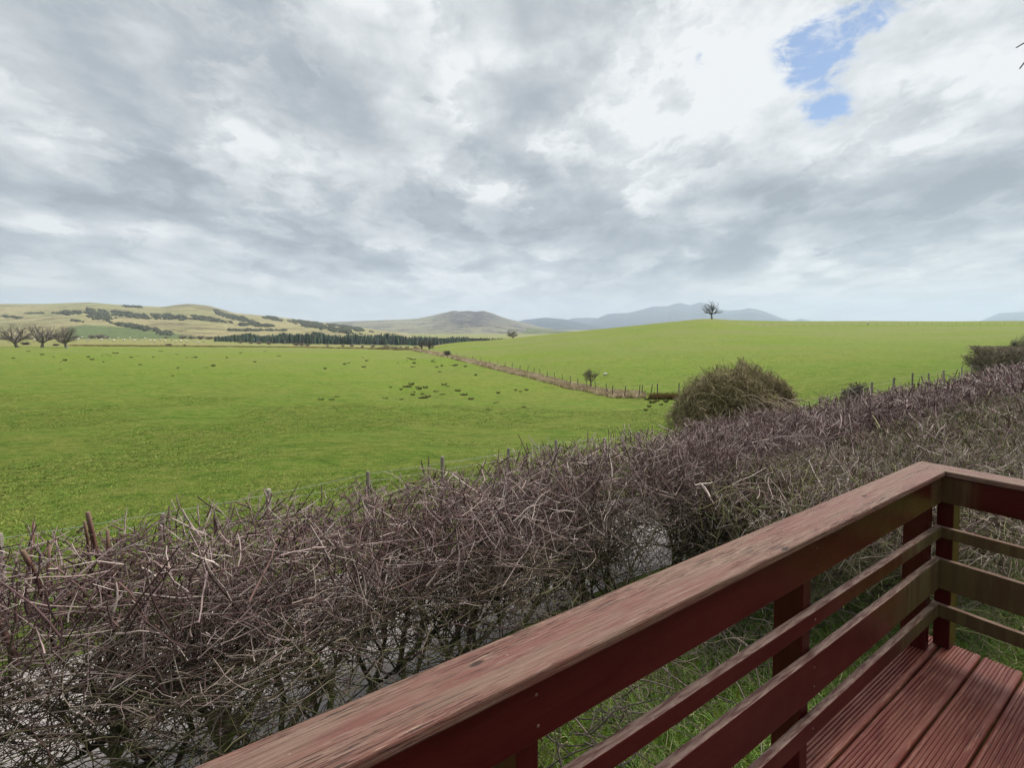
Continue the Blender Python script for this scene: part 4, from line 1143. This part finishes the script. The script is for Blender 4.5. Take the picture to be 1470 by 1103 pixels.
# ------------------------------------------------------------------ deck and railing
def m_paint(name, kind):
    m, T, b = mat(name, 0.4, 0.16 if kind in ('cap', 'deck') else 0.2)
    o = T.node('ShaderNodeTexCoord').outputs['Object']
    rnd = T.node('ShaderNodeObjectInfo').outputs['Random']
    off = T.node('ShaderNodeCombineXYZ', {0: T.m('MULTIPLY', rnd, 9.0), 1: T.m('MULTIPLY', rnd, 17.0), 2: 0.0}).outputs[0]
    ov = T.node('ShaderNodeVectorMath', {0: o, 1: off}, operation='ADD').outputs[0]
    sx = T.node('ShaderNodeSeparateXYZ', {0: o})
    grain = T.noise(T.scale(ov, 2.6, 95, 95), 1.6, 7, .68, .5)
    grain2 = T.noise(T.scale(ov, 9, 420, 420), 1.0, 5, .7, .2)
    patch = T.noise(T.scale(ov, .9, 6, 6), 2.2, 6, .62, .4)
    blot = T.noise(ov, 9, 5, .65)
    if kind == 'cap':
        c = T.mix(T.ramp(patch, .36, .62), (.150, .060, .046), (.165, .100, .072))
        c = T.mix(T.m('MULTIPLY', T.ramp(grain, .48, .66), .7), c, (.235, .155, .125))
        c = T.mix(T.m('MULTIPLY', T.ramp(grain, .46, .33), .75), c, (.085, .048, .040))
        c = T.mix(T.m('MULTIPLY', T.ramp(T.noise(T.scale(ov, 1.2, 30, 30), 2.6, 5, .7, .3), .63, .68), .8), c, (.07, .045, .035))
        c = T.mix(T.m('MULTIPLY', T.ramp(T.noise(T.scale(ov, 2.5, 70, 70), 1.6, 4, .7, .3), .66, .72), .85), c, (.045, .03, .025))
        c = T.mix(T.m('MULTIPLY', T.ramp(grain2, .52, .7), .4), c, (.30, .24, .19))
        c = T.mix(T.m('MULTIPLY', T.ramp(blot, .58, .75), .3), c, (.16, .15, .085))
        # checks: short fine splits along the grain, in drifts where the paint has gone
        drift = T.ramp(T.noise(T.scale(ov, 1.3, 9, 9), 1.7, 4, .6, .3), .42, .60)
        chk = T.ramp(T.noise(T.scale(ov, 11, 260, 260), 1.0, 4, .6, .15), .55, .62)
        c = T.mix(T.m('MULTIPLY', chk, T.m('MULTIPLY_ADD', drift, .75, .12)), c, (.040, .026, .022))
        lt = T.ramp(T.noise(T.scale(ov, 8, 200, 200), 1.3, 4, .6, .1), .60, .68)
        c = T.mix(T.m('MULTIPLY', lt, T.m('MULTIPLY', drift, .7)), c, (.38, .29, .20))
        vk = T.node('ShaderNodeTexVoronoi', {'Vector': T.scale(ov, 3.2, 9, 9), 'Scale': 1.0}).outputs['Distance']
        knot = T.ramp(vk, .085, .045)
        c = T.mix(T.m('MULTIPLY', knot, .9), c, (.03, .018, .015))
        c = T.mix(T.m('MULTIPLY', T.ramp(T.noise(ov, 70, 3, .6), .70, .75), .6), c, (.36, .30, .26))
        T.put(b.inputs['Roughness'], T.m('MULTIPLY_ADD', patch, .4, .35))
        hgt = T.m('SUBTRACT', T.m('ADD', T.m('MULTIPLY', grain, 1.0), T.m('MULTIPLY', grain2, .35)), T.m('MULTIPLY', T.m('MAXIMUM', T.m('MULTIPLY', chk, drift), knot), .8))
        bump(T, b, hgt, .7, .005)
    elif kind == 'deck':
        c = T.mix(T.ramp(patch, .35, .65), (.105, .022, .017), (.150, .046, .033))
        c = T.mix(T.m('MULTIPLY', T.ramp(grain, .52, .7), .7), c, (.30, .15, .10))
        c = T.mix(T.m('MULTIPLY', T.ramp(blot, .55, .75), .55), c, (.085, .035, .03))
        wear = T.ramp(T.noise(T.scale(ov, 3, 60, 60), 1.2, 5, .7, .3), .56, .64)
        c = T.mix(T.m('MULTIPLY', wear, .6), c, (.27, .13, .085))
        c = T.mix(T.m('MULTIPLY', T.ramp(T.noise(T.scale(ov, 5, 90, 90), 1.3, 4, .7, .2), .60, .66), .7), c, (.035, .014, .012))
        c = T.mix(T.m('MULTIPLY', T.ramp(T.noise(ov, 60, 3, .6), .7, .76), .8), c, (.30, .22, .12))
        T.put(b.inputs['Roughness'], T.m('MULTIPLY_ADD', blot, .5, .2))
        bump(T, b, T.m('ADD', grain, T.m('MULTIPLY', blot, .4)), .5, .004)
    else:
        c = T.mix(T.ramp(patch, .3, .7), (.044, .0035, .0035), (.066, .0085, .0075))
        c = T.mix(T.m('MULTIPLY', T.ramp(grain, .55, .75), .3), c, (.11, .04, .032))
        # algae: strongest near the corner (x = 0) and in vertical runs
        near = T.ramp(sx.outputs[0], .28 if kind == 'board' else 1.05, 0.02) if kind != 'post' else 0.0
        runs = T.noise(T.scale(ov, 22, 1, 1.4), 1.0, 5, .6, .2)
        alg = T.m('MULTIPLY', T.ramp(T.m('MULTIPLY_ADD', near, .62, T.m('MULTIPLY', runs, .55)), .38, .85), .85)
        if kind == 'board': alg = T.m('MULTIPLY', alg, .75)
        c = T.mix(alg, c, T.mix(T.ramp(runs, .4, .65), (.085, .058, .026), (.115, .095, .038)))
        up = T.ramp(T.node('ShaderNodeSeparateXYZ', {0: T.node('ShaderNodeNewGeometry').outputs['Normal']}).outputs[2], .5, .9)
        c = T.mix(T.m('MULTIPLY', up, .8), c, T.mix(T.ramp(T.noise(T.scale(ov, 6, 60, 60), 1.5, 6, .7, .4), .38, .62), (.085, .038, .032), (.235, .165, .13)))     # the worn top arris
        T.put(b.inputs['Roughness'], T.m('ADD', T.m('ADD', T.m('MULTIPLY_ADD', blot, .25, .22), T.m('MULTIPLY', alg, .4)), T.m('MULTIPLY', up, .35)))
        bump(T, b, T.m('ADD', grain, T.m('MULTIPLY', blot, .6)), .22, .003)
    T.put(b.inputs['Base Color'], c)
    return m


M_CAP, M_BOARD, M_SLAT, M_DECK = m_paint('weathered_cap', 'cap'), m_paint('red_board', 'board'), m_paint('red_slat', 'slat'), m_paint('red_decking', 'deck')
CT, CP = 3.264, 0.825                    # inner corner of the cap rail in the deck frame
FR1 = Matrix(((-D1[0], -NN[0], 0, 0), (-D1[1], -NN[1], 0, 0), (0, 0, 1, 0), (0, 0, 0, 1)))   # x runs back along the long rail


def board(name, length, wid, thick, M4, material, parent, bev=.004, x0=0.0, mitre=None, profile=None, segs=40, warp=.0007):
    """sawn board: x along its length, y across, z up; slightly uneven"""
    if profile is None:
        b_ = bev
        profile = [(0, b_), (b_ * .3, b_ * .3), (b_, 0), (wid - b_, 0), (wid - b_ * .3, b_ * .3), (wid, b_), (wid, thick - b_), (wid - b_ * .3, thick - b_ * .3), (wid - b_, thick), (b_, thick), (b_ * .3, thick - b_ * .3), (0, thick - b_)]
    pr = np.array(profile); n = len(pr)
    xs = np.linspace(0, 1, segs + 1)
    Vv = []
    ph = rng.uniform(0, 6.28, 4)
    for s_ in xs:
        y = pr[:, 0]; z = pr[:, 1]
        st = (mitre(y) if mitre else 0 * y) + x0
        x = st + (length - st) * s_
        wy = warp * (np.sin(x * 3.1 + ph[0]) + .5 * np.sin(x * 9 + ph[1])); wz = warp * .6 * (np.sin(x * 2.3 + ph[2]) + .5 * np.sin(x * 11 + ph[3]))
        Vv.append(np.stack([x, y + wy, z + wz], -1))
    Vv = np.concatenate(Vv)
    Fc = []
    for k in range(segs):
        for j_ in range(n):
            Fc.append((k * n + j_, k * n + (j_ + 1) % n, (k + 1) * n + (j_ + 1) % n, (k + 1) * n + j_))
    Fc.append(tuple(range(n))[::-1]); Fc.append(tuple(segs * n + q_ for q_ in range(n)))
    me = mesh_np(name, Vv, [list(x) for x in Fc])
    import bmesh
    bm_ = bmesh.new(); bm_.from_mesh(me); bmesh.ops.recalc_face_normals(bm_, faces=bm_.faces); bm_.to_mesh(me); bm_.free()
    me.materials.append(material)
    o = bpy.data.objects.new(name, me); sc.collection.objects.link(o); o.parent = parent
    o.matrix_basis = Matrix.Translation(-parent.location) @ M4
    return o


def frame(t, p, zr, xd, yd):
    """matrix: local x = direction xd (in t,p), local y = yd, origin at (t,p), height zr relative to the eye"""
    o3 = tp(t, p)[()]
    X3 = tp(xd[0], xd[1]); Y3 = tp(yd[0], yd[1])
    return Matrix(((X3[0], Y3[0], 0, o3[0]), (X3[1], Y3[1], 0, o3[1]), (0, 0, 1, zr + H), (0, 0, 0, 1)))


cw = tp(CT, CP)
rail = empty('deck_railing', (float(cw[0]), float(cw[1]), H - 1.69), 'dark red timber railing with weathered cap rail turning the corner of the deck', 'railing')
LR = 5.4; LR2 = 2.6
# long run: x runs away from the corner towards the camera (-t), y outward (+p)
board('cap_rail', LR, .145, .028, frame(CT, CP, -.771, (-1, 0), (0, 1)), M_CAP, rail, .006, mitre=lambda y: -y)
board('cap_rail', LR2, .145, .028, frame(CT, CP, -.771, (0, -1), (1, 0)), M_CAP, rail, .006, mitre=lambda y: -y + .0015)
for (zb, hh, nm, mt_) in [(-.911, .139, 'top_board', M_BOARD), (-1.098, .058, 'slat', M_SLAT), (-1.368, .157, 'wide_slat', M_SLAT), (-1.522, .070, 'slat', M_SLAT)]:
    bo_ = board(nm, LR - .02, .030, hh, frame(CT + .0105, CP + .012, zb, (-1, 0), (0, 1)), mt_, rail, .004); bo_['run'] = 1; bo_['height'] = hh
    board(nm, LR2 - .02, .030, hh, frame(CT + .012, CP + .042, zb - .001, (0, -1), (1, 0)), mt_, rail, .004)


def post(t0, t1, p0, p1, ztop=-.7725, zbot=-1.688):
    # a post as an upright board: local x up
    o3 = tp(t0, p0)
    X3 = (0, 0, 1); Yd = tp(0, 1); Zd = tp(1, 0)
    M4 = Matrix(((0, Yd[0], Zd[0], o3[0]), (0, Yd[1], Zd[1], o3[1]), (1, 0, 0, zbot + H), (0, 0, 0, 1)))
    return board('post', ztop - zbot, p1 - p0, t1 - t0, M4, M_POSTR, rail, .004, segs=8)


M_POSTR = m_paint('red_post', 'post')
M_SCREW = m_attr('screw_head', (.16, .10, .08), .3, .5, .5, 400)
ang = np.arange(10) / 10 * 6.283
sv0 = np.concatenate([np.stack([np.cos(ang) * .0042, 0 * ang, np.sin(ang) * .0042], -1), np.stack([np.cos(ang) * .0036, 0 * ang - .0012, np.sin(ang) * .0036], -1), np.array([[0, -.0004, 0]])])
sf0 = [[k, (k + 1) % 10, 10 + (k + 1) % 10, 10 + k] for k in range(10)] + [[10 + k, 10 + (k + 1) % 10, 20] for k in range(10)]
screw_me = mesh_np('screw', sv0, sf0, True, np.ones((21, 3))); screw_me.materials.append(M_SCREW)
for o_ in list(rail.children):
    if o_.name.split('.')[0] in ('top_board', 'wide_slat', 'slat') and o_.get('run') == 1:
        hh_ = o_['height']
        for tA in (3.225, 1.915, .633, -.66):
            for zz_ in ((.25, .75) if hh_ > .1 else (.5,)):
                q_ = bpy.data.objects.new('screw', screw_me); sc.collection.objects.link(q_); q_.parent = o_
                q_.location = (CT + .0105 - tA + rng.uniform(-.006, .006), .0002, hh_ * zz_ + rng.uniform(-.004, .004))
for o_ in rail.children:
    for k_ in ('run', 'height'):
        if k_ in o_: del o_[k_]
for tA in (3.194, 1.884, .602, -.69, -1.98): post(tA, tA + .062, CP + .0435, CP + .150)
post(CT + .0435, CT + .150, CP - .028, CP + .052 - .011)
for pA in (-.45, -1.65): post(CT + .0435, CT + .150, pA, pA + .07)

deck = empty('deck', (float(cw[0]) - 1.2, float(cw[1]) - 1.9, H - 1.69), 'dark red grooved timber decking under the corner of the railing', 'deck')


def reeded(w, th, ng=8):
    pr = [(0, 0), (w, 0), (w, th - .010), (w - .003, th - .004), (w - .010, th)]
    g = (w - .034) / ng
    for k in range(ng):
        x = w - .017 - k * g
        pr += [(x - .001, th), (x - g * .22, th - .0062), (x - g * .48, th - .0066), (x - g * .70, th - .001)]
    pr += [(.010, th), (.003, th - .004), (0, th - .010)]
    return pr


p_edge = CP + .0075
edges = [p_edge + .152 - .012] + [p_edge - .012 - .152 * k for k in range(17)]
for k, pe in enumerate(edges):
    e_ = rng.uniform(-.006, .008)
    # board covers p from pe-.140 to pe, x runs towards the camera
    board('deck_board', 5.3, .143, .046, frame(CT + .125 + e_, pe - .143 + .012, -1.736 + rng.uniform(-.0015, .0005), (-1, 0), (0, 1)), M_DECK, deck, profile=reeded(.143, .046), segs=26, warp=.0012)
M_JOIST = m_paint('deck_frame_paint', 'post')
for tj in (3.22, 2.4, 1.2, 0.0, -1.2, -1.85):
    board('joist', 2.7, .045, .14, frame(tj, CP + .12, -1.8805, (0, -1), (1, 0)), M_JOIST, deck)
for (tj, pj) in [(3.1, .82), (1.2, .82), (-.7, .82), (3.1, -1.3), (1.2, -1.3), (-.7, -1.3)]:
    o3 = tp(tj, pj); Yd = tp(0, 1); Zd = tp(1, 0); zb = float(zg(o3[0], o3[1])) - .1
    M4 = Matrix(((0, Yd[0], Zd[0], o3[0]), (0, Yd[1], Zd[1], o3[1]), (1, 0, 0, zb), (0, 0, 0, 1)))
    board('leg', H - 1.882 - zb, .09, .09, M4, M_JOIST, deck, segs=6)

# ------------------------------------------------------------------ haze
mh = bpy.data.materials.new('haze'); mh.use_nodes = True; mh.node_tree.nodes.clear(); T = NT(mh.node_tree)
pv = T.node('ShaderNodeVolumePrincipled', {'Color': (.68, .80, 1.0, 1), 'Density': 0.95e-4, 'Anisotropy': 0.2})
T.node('ShaderNodeOutputMaterial', {'Volume': pv.outputs[0]})
hx, hy, z0, z1 = 16500, 13400, -120, 640
hv = np.array([(x, y, z) for z in (z0, z1) for y in (-hy, hy) for x in (-hx, hx)], float)
hf = [[0, 2, 3, 1], [4, 5, 7, 6], [0, 1, 5, 4], [2, 6, 7, 3], [0, 4, 6, 2], [1, 3, 7, 5]]
tag(link('haze', mesh_np('haze', hv, hf), mh), kind='stuff')
